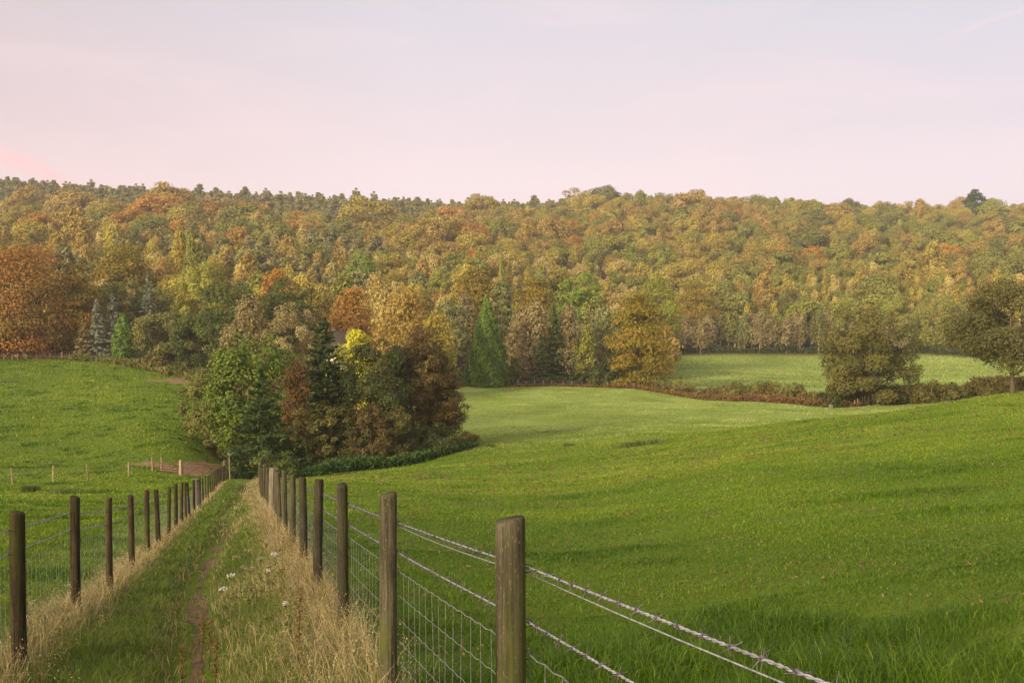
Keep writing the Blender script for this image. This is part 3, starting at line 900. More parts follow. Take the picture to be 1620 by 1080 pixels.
# row of slender trees along the far field
rb = np.random.default_rng(5)
row = [x for x in np.arange(1046, 1590, 13.0)]
ROWL = []
for i, x in enumerate(row):
    if 1345 < x < 1400: continue
    c = ['grey-green', 'dull green', 'olive-green', 'brown-grey', 'golden-brown'][rb.choice(5, p=[.1, .24, .34, .28, .04])]
    x += rb.uniform(-4, 4)
    ROWT = T('birch_tree', None, 'birch', c, x, rb.uniform(488, 508) if x < 1330 else rb.uniform(500, 520), rb.uniform(25, 36), 388 + rb.uniform(-1.5, 9) - max(0, x - 1320) * .16,
             group='slender birches along the far field fence', bark=B, limbs=5, leaf=.5, base=.28, dens=.8)
    ROWL.append((x, c, ROWT))
NEARL = [(1080, 'between amber maple and gold-tinged oak'), (1130, 'under the gold-tinged oak'), (1190, 'left of the middle of the far fence'), (1235, 'just left of the dull green ash'), (1300, 'just right of the dull green ash'), (1350, 'behind the left side of the bushy willow'), (1450, 'behind the right side of the bushy willow'), (1530, 'below the domed olive oak'), (1700, 'behind the tall right-hand ash')]
ORD = ['leftmost', 'second from left', 'third from left', 'fourth from left', 'fifth from left', 'sixth from left', 'seventh from left', 'eighth from left', 'ninth from left', 'tenth from left']


def unique_labels(rows):
    """rows: (px, label, object); equal labels get their order from the left."""
    by = {}
    for px, lab, o in rows: by.setdefault(lab, []).append((px, o))
    for lab, os_ in by.items():
        os_.sort(key=lambda a: a[0])
        for q_, (_, o) in enumerate(os_):
            o['label'] = lab if len(os_) == 1 else lab + ', ' + (ORD[q_] if q_ < len(os_) - 1 or q_ > 9 else 'rightmost')


unique_labels([(x, f"slender {c} birch {next(t_ for lim, t_ in NEARL if x < lim)}", o) for x, c, o in ROWL])
# -- copse in the middle
CG = 'copse'
T('ash_tree', 'light fresh-green ash with a rounded top in the copse', 'round', 'fresh green', 402, 530, 150, 99, leaf=.2, stems=2)
T('willow_tree', 'grey-green willow bush on the left flank of the copse', 'loose', 'dull green', 328, 582, 88, 103, leaf=.14, base=.0, dens=1.3, stems=3)
T('fir_tree', 'young open fir with a bare leader in front of the copse', 'youngfir', 'fir green', 413, 584, 150, 86, leaf=.16, trunk_r=.09, dens=2.2)
T('spruce_tree', 'tall dark spruce hung with brown cones in the copse middle', 'widefir', 'spruce green', 513, 505, 112, 97, leaf=.2, dens=1.5)
T('hawthorn_tree', 'red-berried hawthorn squeezed between light ash and dark spruce', 'loose', 'berry red-brown', 468, 564, 46, 93, leaf=.14)
T('holly_tree', 'dark green holly mass right of the tall spruce', 'round', 'holly green', 598, 538, 122, 98, leaf=.15, base=.05)
T('hawthorn_tree', 'big brown-olive hawthorn with bare twigs, right of the holly', 'loose', 'hawthorn brown', 660, 518, 116, 101, leaf=.14, base=.04, dens=1.3, stems=3)
T('hawthorn_tree', 'deep red-brown hawthorn at the right end of the copse', 'round', 'berry red-brown', 696, 578, 78, 102, leaf=.14, base=.02)
T('elder_tree', 'golden-edged elder behind the deep red hawthorn', 'loose', 'olive-green', 700, 552, 50, 106, leaf=.15)
T('elder_tree', 'olive elder below the cottage roof, hiding its wall', 'round', 'olive-green', 538, 545, 56, 118, leaf=.2)
T('robinia_tree', 'small lemon-yellow tree glowing beside the cottage roof', 'round', 'lemon yellow', 566, 521, 50, 126, leaf=.2)
for lab, kind, col_, px, top, w, Y in [
    ('olive bramble bush below the dark spruce of the copse', 'loose', 'willow brown', 522, 640, 84, 90),
    ('dark brown thicket below the dark holly of the copse', 'loose', 'hawthorn brown', 585, 640, 84, 91),
    ('yellowing bramble thicket below the big hawthorn', 'loose', 'willow brown', 622, 642, 70, 92),
    ('dark low bush between red hawthorn and nettles', 'bush', 'holly green', 668, 668, 110, 96),
    ('leafy green bush at the end of the right lane fence', 'bush', 'dark green', 437, 712, 78, 79),
    ('dark leafy bush under the young fir, above the lane end', 'bush', 'dark green', 470, 690, 66, 88),
    ('shadowy bush on the left bank of the sunken lane', 'bush', 'dark green', 362, 712, 30, 89),
    ('green bank shrub on the right of the sunken lane', 'bush', 'dull green', 402, 716, 34, 90),
    ('olive scrub beneath the grey willow bush of the copse', 'bush', 'dull green', 352, 660, 70, 101),
    ('brown scrub beneath the red-berried hawthorn', 'loose', 'bramble brown', 482, 640, 60, 91)]:
    T('bush', lab, 'bush', col_, px, top, w, Y, cat='bush', leaf=.15, limbs=12, group='bushes round the copse foot')
# -- field-edge scrub on the left
for lab, px, top, w, Y, c in [('green bramble mound beside the small green thuja', 216, 566, 34, 186, 'dull green'), ('brown bramble mound at the left field corner', 243, 560, 40, 181, 'bramble brown'),
                              ('green bramble mound above the far soil patch', 272, 574, 44, 174, 'dull green'), ('green bramble mound beside the copse willow', 304, 584, 34, 168, 'dull green'),
                              ('low bramble mound right of the huge chestnut', 140, 556, 46, 199, 'dull green')]:
    T('bramble_bush', lab, 'bush', c, px, top, w, Y, cat='bush', group='bramble mounds along the left field edge')
# -- hedge by the stream
for lab, px, top, w, Y, c in [('dark bramble at the right foot of the amber maple', 1042, 592, 44, 204, 'dull green'), ('brown-tipped bramble in the hedge right of the amber maple', 1078, 602, 46, 190, 'bramble brown'),
                              ('tall dark bramble in the middle of the hedge gap', 1170, 602, 56, 176, 'dull green'), ('spiky brown bramble beside the tall dark one', 1215, 603, 54, 171, 'bramble brown'),
                              ('rounded green bramble left of the bushy willow', 1252, 604, 52, 166, 'dull green'), ('dark ivy-green bush under the left of the bushy willow', 1322, 606, 56, 158, 'holly green'),
                              ('low dark bush under the right of the bushy willow', 1410, 606, 60, 157, 'holly green'), ('dark hedge bush right of the bushy willow', 1462, 604, 62, 156, 'willow brown'),
                              ('dark hedge bush midway between willow and right-hand ash', 1515, 606, 64, 155, 'willow brown'), ('dark hedge bush left of the right-hand ash trunk', 1568, 608, 60, 154, 'willow brown'),
                              ('low green bramble near the start of the hedge', 1115, 614, 40, 185, 'dull green')]:
    T('bramble_bush', lab, 'bush', c, px, top, w, Y, cat='bush', group='brambles in the stream hedge', leaf=.2)

# ------------------------------------------------------------------ the wooded hill
def proto(kind, seed):
    r = np.random.default_rng(seed)
    if kind == 'beech': g = crown_round(r, 1.0, 1.0, .12, 105, 7500, .031, cr=.11, top=.12)
    elif kind == 'oak': g = crown_round(r, 1.0, .95, .10, 70, 5600, .035, cr=.125, flat=.8)
    elif kind == 'birch': g = crown_birch(r, 1.0, .55, .12, 54, 3800, .033)
    elif kind == 'larch': g = crown_birch(r, 1.0, .36, .06, 44, 2600, .033)
    elif kind == 'pine': g = crown_pine(r, 1.0, .55, .2, 36, 4200, .046)
    elif kind == 'spruce': g = crown_fir(r, 1.0, .42, .06, 110, 2800, .035)
    V, Q, tint, C = g
    mb = trunk_mb(r, 1.0, .016, C if kind in ('beech', 'oak', 'pine') else [], 7, .85, base=-.04, k=5)
    tv = np.vstack(mb.V); tq = np.vstack(mb.Q) + len(V)
    tt = np.vstack(mb.T) + len(V) if mb.T else np.zeros((0, 3), int)
    VV = np.vstack([V, tv])
    midx = np.concatenate([np.zeros(len(Q)), np.ones(len(tq) + len(tt))]).astype(int)
    ti = np.concatenate([tint, np.full(len(tq) + len(tt), .5)])
    return VV, [np.vstack([Q, tq]), tt], ti, midx


PROTO = {(k, i): proto(k, 500 + 17 * i + h) for h, k in enumerate(['beech', 'oak', 'birch', 'larch', 'pine', 'spruce']) for i in range(2)}
COMBO = {}


def combo_mesh(kind, i, col):
    key = (kind, i, col)
    if key not in COMBO:
        V, P, ti, mi = PROTO[(kind, i)]
        COMBO[key] = npmesh(kind + '_tree', V, P, [LM[col], BIRCHBARK if kind == 'birch' else BARK], ti, mi)
    return COMBO[key]


rh = np.random.default_rng(77)
cand = []
Y = 232.0
while Y < 985:
    half = .60 * Y + 14
    for x in np.arange(-half, half, 5.2):
        cand.append((x + rh.uniform(-2.6, 2.6), Y + rh.uniform(-2.6, 2.6)))
    Y += 5.2
cand = np.array(cand)
rh.shuffle(cand)
CELL = {}
cz = ground(cand[:, 0], cand[:, 1])
patch = fbm(cand[:, 0] / 60 + 40, cand[:, 1] / 60 + 12, 3)
patch2 = fbm(cand[:, 0] / 34 + 140, cand[:, 1] / 50 + 80, 2)
HILL = []
patch_size = {'oak': 1.12}
for (x, y), z, pa, pb in zip(cand, cz, patch, patch2):
    px, py = proj(x, y, z)
    front = np.interp(px, [-400, 0, 110, 215, 330, 560, 720, 745, 1036, 1042, 1300, 1570, 1900], [232, 232, 232, 232, 232, 232, 240, 246, 250, 396, 396, 378, 345])
    if y < front: continue
    q = rh.random()
    def ch(*opts):
        s = 0; tot = sum(o[1] for o in opts); v = rh.random() * tot
        for o in opts:
            s += o[1]
            if v <= s: return o[0]
    if px < 905 and y > 695 + 40 * (pa - .5) + (0 if px < 700 else 90):
        kind, H, c = 'pine', rh.uniform(12, 17), ch(('deep pine green', .7), ('grey-green', .3))
        if q < .07: kind, H, c = 'spruce', rh.uniform(13, 18), 'deep pine green'
        elif q < .14: kind, H, c = 'birch', rh.uniform(11, 14), 'tawny'
    elif px < 330 and y > 660 and pb > .66:
        kind, H, c = 'pine', rh.uniform(14, 18), 'deep pine green'
    elif px < 480 and 440 < y:
        kind, H = 'beech', rh.uniform(17, 27); c = ch(('rust-orange', .3), ('copper-brown', .28), ('golden-brown', .26), ('olive-green', .16))
        if q < .12: kind, H, c = 'birch', rh.uniform(13, 17), 'tawny'
        elif q > .95: kind, H, c = 'oak', rh.uniform(13, 17), 'olive-green'
    elif px < 340 and y < 440:
        kind, H = ch(('oak', .6), ('birch', .25), ('pine', .15)), rh.uniform(13, 18)
        c = 'deep pine green' if kind == 'pine' else ch(('tawny', .25), ('golden-brown', .3), ('dull green', .2), ('copper-brown', .25))
    elif 330 < px < 600 and 300 < y < 540 and pb > .42:
        kind, H, c = ch(('pine', .75), ('spruce', .08), ('birch', .17)), rh.uniform(13, 18), ch(('grey-green', .6), ('deep pine green', .4))
        if kind == 'birch': c = ch(('tawny', .6), ('copper-brown', .4))
    elif px < 780 and y > 470:
        kind, H = 'beech', rh.uniform(16, 24); c = ch(('golden-brown', .42), ('copper-brown', .3), ('rust-orange', .13), ('olive-green', .15))
    elif px < 1060 and y < 430:
        kind, H = ch(('birch', .62), ('oak', .38)), rh.uniform(12, 17)
        c = ch(('tawny', .36), ('golden-brown', .24), ('olive-green', .14), ('grey-green', .12), ('copper-brown', .08), ('bright green', .06))
    elif px >= 1040 and y < 500 + 40 * (pb - .5):
        kind, H = ch(('larch', .4), ('birch', .22), ('oak', .38)), rh.uniform(11, 16)
        c = ch(('golden-brown', .34), ('copper-brown', .22), ('olive-green', .26), ('tawny', .18))
        if kind == 'oak': c = ch(('olive-green', .6), ('yellow-green', .15), ('golden-brown', .25))
    elif px < 1060 and y < 520:
        kind, H = ch(('larch', .12), ('birch', .43), ('oak', .45)), rh.uniform(11, 15)
        c = ch(('golden-brown', .3), ('tawny', .4), ('olive-green', .3))
    else:
        kind, H = ch(('oak', .82), ('beech', .12), ('birch', .06)), rh.uniform(12, 19)
        if px < 1150: c = ch(('copper-brown', .36), ('golden-brown', .28), ('olive-green', .2), ('dull green', .06), ('yellow-green', .08), ('rust-orange', .02))
        elif pa > .52: c = ch(('olive-green', .42), ('golden-brown', .24), ('yellow-green', .1), ('dull green', .14), ('copper-brown', .1))
        else: c = ch(('copper-brown', .34), ('golden-brown', .26), ('olive-green', .28), ('dull green', .09), ('rust-orange', .03))
    w = H * {'beech': 1.0, 'oak': .95, 'birch': .55, 'larch': .36, 'pine': .55, 'spruce': .42}[kind]
    if kind == 'beech' and px < 800: w *= rh.uniform(1.05, 1.4)
    sz = float(np.clip(np.exp(rh.normal() * .27), .62, 1.7)); H *= sz ** .6; w *= sz
    if patch_size.get(kind): H *= patch_size[kind]; w *= patch_size[kind]
    if y < 380 and w > 11: H *= 11 / w * .5 + .5; w = 11
    cx_, cy_ = int(x // 12), int(y // 12); ok = True
    for a_ in range(cx_ - 2, cx_ + 3):
        for b_ in range(cy_ - 2, cy_ + 3):
            for (qx, qy, qw) in CELL.get((a_, b_), ()):
                if math.hypot(qx - x, qy - y) < .42 * (qw + w): ok = False; break
            if not ok: break
        if not ok: break
    if not ok: continue
    CELL.setdefault((cx_, cy_), []).append((x, y, w))
    HILL.append([x, y, z, H, kind, int(rh.integers(0, 2)), c, w, px, proj(x, y, z + H)[1]])
# singular trees on the hill, set by eye
def special(px, top, Y, kind, c, w=None):
    p = gpt(px, Y); H = at(px, top, Y)[2] - p[2]
    k = {'beech': 1.0, 'oak': .95, 'birch': .55, 'larch': .36, 'pine': .55, 'spruce': .42}[kind]
    HILL.append([p[0], Y, p[2], H, kind, 0, c, (w / FPX * Y if w else H * k), px, top])
special(1362, 408, 520, 'oak', 'yellow-green', 50)
special(690, 334, 560, 'beech', 'golden-brown', 90)
special(640, 345, 565, 'beech', 'copper-brown', 60)
special(110, 302, 600, 'beech', 'rust-orange', 130)
special(330, 316, 610, 'beech', 'rust-orange', 86)
special(400, 312, 600, 'beech', 'rust-orange', 74)
special(250, 325, 600, 'beech', 'copper-brown', 78)
special(1050, 303, 860, 'oak', 'olive-green', 50)
special(1120, 308, 860, 'oak', 'yellow-green', 46)
special(500, 335, 640, 'beech', 'golden-brown', 66)
special(62, 340, 480, 'oak', 'bright green', 40)
special(112, 366, 400, 'pine', 'bright green', 44)
special(955, 305, 870, 'pine', 'deep pine green', 12)
special(1275, 314, 850, 'spruce', 'spruce green', 7)
special(948, 330, 800, 'oak', 'bright green', 26)
special(1240, 432, 520, 'oak', 'dull green', 60)

# how much of each tree the photograph shows: paint crowns front to back on a coarse frame
S = 3
BW, BH = 1620 // S, 1080 // S
buf = np.zeros((BH, BW), bool)
gy_, gx_ = np.mgrid[0:BH, 0:BW]
for px, top, w_, Yh in HAND:
    p = gpt(px, Yh); b = proj(*p)[1]
    e_ = ((gx_ * S - px) / (w_ / 2)) ** 2 + ((gy_ * S - (top + b) / 2) / (abs(b - top) / 2)) ** 2
    buf |= e_ < .8
HILL.sort(key=lambda h: h[1])
vis = []
for h in HILL:
    x, y, z, H, kind, i, c, w_, px, top = h
    b = proj(x, y, z)[1]
    hw = w_ / y * FPX / 2
    x0, x1 = int(max(0, (px - hw) // S)), int(min(BW, (px + hw) // S + 1))
    y0, y1 = int(max(0, top // S)), int(min(BH, b // S + 1))
    if x1 <= x0 or y1 <= y0: vis.append(0); continue
    sx_, sy_ = gx_[y0:y1, x0:x1] * S, gy_[y0:y1, x0:x1] * S
    e_ = (((sx_ - px) / hw) ** 2 + ((sy_ - (top + b) / 2) / ((b - top) / 2)) ** 2) < .85
    sub = buf[y0:y1, x0:x1]
    vis.append(int((e_ & ~sub).sum())); sub |= e_
vis = np.array(vis)
order = np.argsort(-vis)
NIND = 215
ind = set(order[:NIND].tolist())

TIERW = ['at the foot of the wooded hill', 'low on the wooded hill', 'halfway up the wooded hill', 'high on the wooded hill', 'on the hill skyline']
def tier(px, top):
    sk = np.interp(px, [0, 200, 400, 600, 800, 950, 1050, 1200, 1620], [277, 295, 299, 310, 315, 312, 304, 320, 325])
    d = top - sk
    return 4 if d < 9 else 3 if d < 38 else 2 if d < 80 else 1 if d < 125 else 0
LAND = [(90, 'above the huge orange chestnut'), (150, 'above the golden chestnut'), (215, 'above the grey spruces'), (265, 'above the blue-green fir'), (330, 'above the pointed conifer pair'), (400, 'above the tall dark oak'), (480, 'above the rust-orange dome'),
        (545, 'above the dark copse spruce'), (600, 'above the yellow robinia'), (670, 'above the wide weeping birch'), (735, 'above the copse right end'), (830, 'above the pointed cypress'), (890, 'above the pale-topped fir'), (965, 'above the bright green ash'),
        (1065, 'above the amber maple'), (1150, 'above the far field left end'), (1220, 'above the far field hedge gap'), (1290, 'above the slender birch row'), (1400, 'above the bushy willow'), (1520, 'above the domed olive oak'), (1700, 'above the tall right-hand ash')]
hrows = []
combos_used = {}
for k, h in enumerate(HILL):
    if k not in ind: continue
    x, y, z, H, kind, i, c, w_, px, top = h
    o = link(kind + '_tree', combo_mesh(kind, i, c))
    o.location = (x, y, z - .2)
    kk = {'beech': 1.0, 'oak': .95, 'birch': .55, 'larch': .36, 'pine': .55, 'spruce': .42}[kind]
    f = w_ / (H * kk)
    o.scale = (H * f, H * f, H); o.rotation_euler = (0, 0, rh.uniform(0, 6.28))
    lf = next(t_ for lim, t_ in LAND if px < lim)
    lab = f"{c} {kind} {TIERW[tier(px, top)]}, {lf}"
    hrows.append((px, lab, o))
    tag(o, lab, 'tree', 'trees on the wooded hill')
    combos_used.setdefault((kind, i, c), o)
unique_labels(hrows)

# the rest of the wood, too many to count: one object that scatters the same kinds of tree
rest = [h for k, h in enumerate(HILL) if k not in ind]
keys = sorted(combos_used)
def nearest_key(h):
    e = [k for k in keys if k[0] == h[4] and k[2] == h[6]] or [k for k in keys if k[2] == h[6]] or keys
    return keys.index(e[h[5] % len(e)])
wm = bpy.data.meshes.new('woodland')
wm.vertices.add(len(rest))
wm.vertices.foreach_set('co', np.array([[h[0], h[1], h[2] - .2] for h in rest], np.float32).ravel())
def pattr(name, typ, vals):
    a = wm.attributes.new(name, typ, 'POINT')
    a.data.foreach_set('vector' if typ == 'FLOAT_VECTOR' else 'value', np.asarray(vals).ravel())
pattr('combo', 'INT', np.array([nearest_key(h) for h in rest], np.int32))
sc_ = rh.uniform(.92, 1.1, len(rest))
pattr('size', 'FLOAT_VECTOR', np.array([[h[3] * s_, h[3] * s_, h[3]] for h, s_ in zip(rest, sc_)], np.float32))
pattr('turn', 'FLOAT_VECTOR', np.stack([rh.normal(size=len(rest)) * .03, rh.normal(size=len(rest)) * .03, rh.uniform(0, 6.28, len(rest))], 1).astype(np.float32))
wo_ = link('woodland', wm)
tag(wo_, 'autumn wood covering the whole hillside', None, None, 'stuff')
ng = bpy.data.node_groups.new('woodland_scatter', 'GeometryNodeTree')
ng.interface.new_socket('Geometry', in_out='INPUT', socket_type='NodeSocketGeometry')
ng.interface.new_socket('Geometry', in_out='OUTPUT', socket_type='NodeSocketGeometry')
gn, gl = ng.nodes, ng.links
gi = gn.new('NodeGroupInput'); go = gn.new('NodeGroupOutput'); jn = gn.new('GeometryNodeJoinGeometry')
def nattr(nm, dt):
    a = gn.new('GeometryNodeInputNamedAttribute'); a.data_type = dt; a.inputs['Name'].default_value = nm
    return next(s for s in a.outputs if s.enabled and s.name == 'Attribute')
aK, aS, aR = nattr('combo', 'INT'), nattr('size', 'FLOAT_VECTOR'), nattr('turn', 'FLOAT_VECTOR')
for ki, key in enumerate(keys):
    cmp_ = gn.new('FunctionNodeCompare'); cmp_.data_type = 'INT'; cmp_.operation = 'EQUAL'
    ins = [s for s in cmp_.inputs if s.enabled]
    gl.new(aK, ins[0]); ins[1].default_value = ki
    ob = gn.new('GeometryNodeObjectInfo'); ob.transform_space = 'ORIGINAL'; ob.inputs['Object'].default_value = combos_used[key]
    ip = gn.new('GeometryNodeInstanceOnPoints')
    gl.new(gi.outputs[0], ip.inputs['Points']); gl.new(cmp_.outputs[0], ip.inputs['Selection'])
    gl.new(ob.outputs['Geometry'], ip.inputs['Instance']); gl.new(aS, ip.inputs['Scale'])
    er = gn.new('FunctionNodeEulerToRotation'); gl.new(aR, er.inputs[0]); gl.new(er.outputs[0], ip.inputs['Rotation'])
    gl.new(ip.outputs[0], jn.inputs[0])
gl.new(jn.outputs[0], go.inputs[0])
md = wo_.modifiers.new('scatter', 'NODES'); md.node_group = ng
print('hill trees', len(HILL), 'individual', len(ind), 'smallest shown', vis[order[NIND - 1]], 'combos', len(keys))

def post_material(name, dark, light, moss, mossamt):
    """Weathered round post: fine vertical grain, drying cracks, blotches, green algae; every post shifted differently."""
    m = bpy.data.materials.new(name)
    t, n, l = nt(m)
    tc = n.new('ShaderNodeTexCoord'); oi = n.new('ShaderNodeObjectInfo')
    off = N(n, 'ShaderNodeVectorMath', operation='SCALE'); off.inputs[0].default_value = (13.1, 7.7, 29.3); l.new(oi.outputs['Random'], off.inputs['Scale'])
    ad = N(n, 'ShaderNodeVectorMath', operation='ADD'); l.new(tc.outputs['Object'], ad.inputs[0]); l.new(off.outputs[0], ad.inputs[1])
    def nz(sc, detail=6., rough=.7, base=1.0):
        mp = n.new('ShaderNodeMapping'); mp.inputs['Scale'].default_value = sc; l.new(ad.outputs[0], mp.inputs['Vector'])
        z = N(n, 'ShaderNodeTexNoise', inp={'Scale': base, 'Detail': detail, 'Roughness': rough}); l.new(mp.outputs[0], z.inputs['Vector']); return z.outputs['Fac']
    def rg_(v, a, b, c=0., d=1.):
        x = N(n, 'ShaderNodeMapRange', inp={'From Min': a, 'From Max': b, 'To Min': c, 'To Max': d}); l.new(v, x.inputs['Value']); return x.outputs[0]
    def mix(f, a, b, bt='MIX'):
        x = n.new('ShaderNodeMix'); x.data_type = 'RGBA'; x.blend_type = bt
        for s_, v in ((0, f), (6, a), (7, b)):
            if isinstance(v, (tuple, float, int)): x.inputs[s_].default_value = v
            else: l.new(v, x.inputs[s_])
        return x.outputs[2]
    grain = nz((90, 90, 3.0)); crack = nz((42, 42, 1.1), 3., .5); blotch = nz((7, 7, 4.0), 5., .65); fleck = nz((160, 160, 60), 2., .5)
    c = mix(rg_(grain, .32, .68), dark, light)
    c = mix(rg_(blotch, .35, .7, 0, .6), c, tuple(x * .62 for x in dark[:3]) + (1,))
    c = mix(rg_(fleck, .62, .72, 0, .7), c, tuple(min(1, x * 1.5) for x in light[:3]) + (1,))
    c = mix(rg_(nz((9, 9, 1.3), 4.), mossamt, mossamt + .16, 0, .85), c, moss)
    c = mix(rg_(crack, .30, .36, 1, 0), c, (.012, .01, .007, 1))
    hv = N(n, 'ShaderNodeHueSaturation'); l.new(rg_(oi.outputs['Random'], 0, 1, .7, 1.3), hv.inputs['Value']); l.new(c, hv.inputs['Color'])
    b = N(n, 'ShaderNodeBsdfPrincipled', inp={'Roughness': .9}); b.inputs['Specular IOR Level'].default_value = .15
    l.new(hv.outputs[0], b.inputs['Base Color'])
    bp = N(n, 'ShaderNodeBump', inp={'Strength': .9, 'Distance': .006}); l.new(grain, bp.inputs['Height'])
    bp2 = N(n, 'ShaderNodeBump', inp={'Strength': 1.0, 'Distance': .01}); l.new(rg_(crack, .28, .40), bp2.inputs['Height']); l.new(bp.outputs[0], bp2.inputs['Normal'])
    l.new(bp2.outputs[0], b.inputs['Normal'])
    o = n.new('ShaderNodeOutputMaterial'); l.new(b.outputs[0], o.inputs['Surface'])
    return m


# ------------------------------------------------------------------ fences down the lane
POSTWOOD = post_material('weathered_post', lin(40, 33, 22), lin(98, 90, 70), lin(70, 74, 26), .50)
POSTWOOD_DARK = post_material('damp_post', lin(30, 24, 16), lin(84, 70, 50), lin(60, 64, 20), .46)
PALEPOST = wood_material('bleached_post', lin(112, 92, 66), lin(160, 138, 106), None, scale=(20, 20, 2), bump=.3)
GREYPOST = wood_material('split_grey_post', lin(66, 58, 46), lin(150, 136, 116), lin(84, 80, 44), scale=(26, 26, 1.6), bump=1.0)
GALV = noisy_material('galvanised_wire', lin(118, 114, 120), lin(178, 174, 182), 60, rough=.45, metal=.35, bump=.1, spec=.5)
RUST = noisy_material('rusty_metal', lin(78, 48, 32), lin(112, 76, 56), 8, rough=.8, metal=.2, bump=.3)


def post_mesh(seed, rad, h, rough=.04, k=14, below=.35):
    r = np.random.default_rng(seed)
    zz = np.concatenate([[-below, 0], np.linspace(.1, h - .03, 8), [h - .012, h - .002]])
    th = np.arange(k) / k * 2 * np.pi
    per = 1 + r.normal(size=k) * rough
    per = (per + np.roll(per, 1)) / 2
    V = []
    bx, by = r.normal(size=2) * .006
    for i, z in enumerate(zz):
        q = per * (1 + r.normal(size=k) * rough * .35) * (1.04 - .05 * z / h)
        if i == len(zz) - 1: q = q * .90
        ox, oy = bx * math.sin(z * 2.4), by * math.sin(z * 2.0 + 1)
        tilt = .008 * np.cos(th + seed) if i >= len(zz) - 2 else 0
        V.append(np.stack([np.cos(th) * rad * q + ox, np.sin(th) * rad * q + oy, np.full(k, z) + tilt], 1))
    n = len(zz)
    i = np.arange(n - 1)[:, None] * k; j = np.arange(k)[None]
    Q = np.stack([i + j, i + (j + 1) % k, i + k + (j + 1) % k, i + k + j], -1).reshape(-1, 4)
    V = np.vstack(V + [np.array([[0, 0, h - .003]])])
    jj = np.arange(k)
    Tt = np.stack([np.full(k, n * k), (n - 1) * k + jj, (n - 1) * k + (jj + 1) % k], -1)
    sm = np.vstack(V) if isinstance(V, list) else V
    return sm, Q, Tt


def post_data(name, seed, rad, h, mat, rough=.04):
    V, Q, Tt = post_mesh(seed, rad, h, rough)
    return npmesh(name, V, [Q, Tt], [mat], smooth=False)


def sag(P, Qp, n, s):
    t_ = np.linspace(0, 1, n)
    L = P[None] * (1 - t_)[:, None] + Qp[None] * t_[:, None]
    L[:, 2] -= s * 4 * t_ * (1 - t_)
    return L


def barbed(mb, bb, pts, r, near=15.0):
    """Two strands twisted round one another, with barbs; plain tube far off."""
    for a, b in zip(pts[:-1], pts[1:]):
        L = float(np.linalg.norm(b - a))
        ym = min(a[1], b[1])
        if ym < near:
            n = int(L / .0075)
            C = sag(a, b, n, .004)
            d = (b - a) / L
            s1 = np.cross(d, [0, 0, 1.0]); s1 /= np.linalg.norm(s1); s2 = np.cross(s1, d)
            ph = np.linspace(0, L / .055 * 2 * np.pi, n)
            for k in (0, np.pi):
                mb.tube(C + 0.0019 * (np.cos(ph + k)[:, None] * s1 + np.sin(ph + k)[:, None] * s2), .0018, 5, caps=False)
        else:
            mb.tube(sag(a, b, 4, .004), .0042 if ym < 40 else .005, 4, caps=False)
        if ym < 26:
            for q in np.arange(.06, L, .105):
                c = a + (b - a) * (q / L) - np.array([0, 0, .004 * 4 * q / L * (1 - q / L)])
                dd = (b - a) / L
                s1 = np.cross(dd, [0, 0, 1.0]); s1 /= np.linalg.norm(s1)
                for k in range(2):
                    an = rf.uniform(0, np.pi); off = dd * (.006 * (k - .5))
                    v = s1 * math.cos(an) + np.array([0, 0, 1]) * math.sin(an)
                    bb.tube(np.array([c + off - v * .021 + dd * .004, c + off, c + off + v * .021 - dd * .004]), np.array([.0008, .0019, .0008]), 4, caps=False)
                ph = np.linspace(0, 4 * np.pi, 12)
                s2 = np.cross(s1, dd)
                bb.tube(c + dd * np.linspace(-.006, .006, 12)[:, None] + .0052 * (np.cos(ph)[:, None] * s1 + np.sin(ph)[:, None] * s2), .0013, 4, caps=False)


def netting(mb, pts, hs, step=.152):
    """Woven stock netting hung between the posts; pts are post feet on the wire's side."""
    i0 = 0
    for a, b in zip(pts[:-1], pts[1:]):
        L = float(np.linalg.norm(b - a)); n = max(2, int(round(L / step)))
        far = a[1] > 18
        rw = .0014 if not far else .0019
        t_ = np.linspace(0, 1, n + 1)
        C = a[None] * (1 - t_)[:, None] + b[None] * t_[:, None]
        bow = np.sin(t_ * np.pi) * .006
        for q, h in enumerate(hs):
            if far:
                mb.tube(C[[0, -1]] + np.array([0, 0, h]), rw * 1.1, 3, caps=False)
            else:
                m = 4 * n
                tt = np.linspace(0, 1, m + 1)
                D = a[None] * (1 - tt)[:, None] + b[None] * tt[:, None]
                D[:, 2] += h + .0035 * np.cos(tt * n * 2 * np.pi) - .004 * np.sin(tt * np.pi)
                mb.tube(D, rw * (1.5 if q == 0 else 1.15), 4, caps=False)
        if a[1] < 45:
            for k in range(n):
                j = .004 * rf.normal()
                mb.tube(np.stack([C[k] + [0, 0, hs[-1]], C[k] + [j, 0, (hs[0] + hs[-1]) / 2], C[k] + [0, 0, hs[0]]]), rw * .85, 3, caps=False)


rf = np.random.default_rng(31)
HS = [.79, .66, .535, .42, .31, .215, .13, .05]


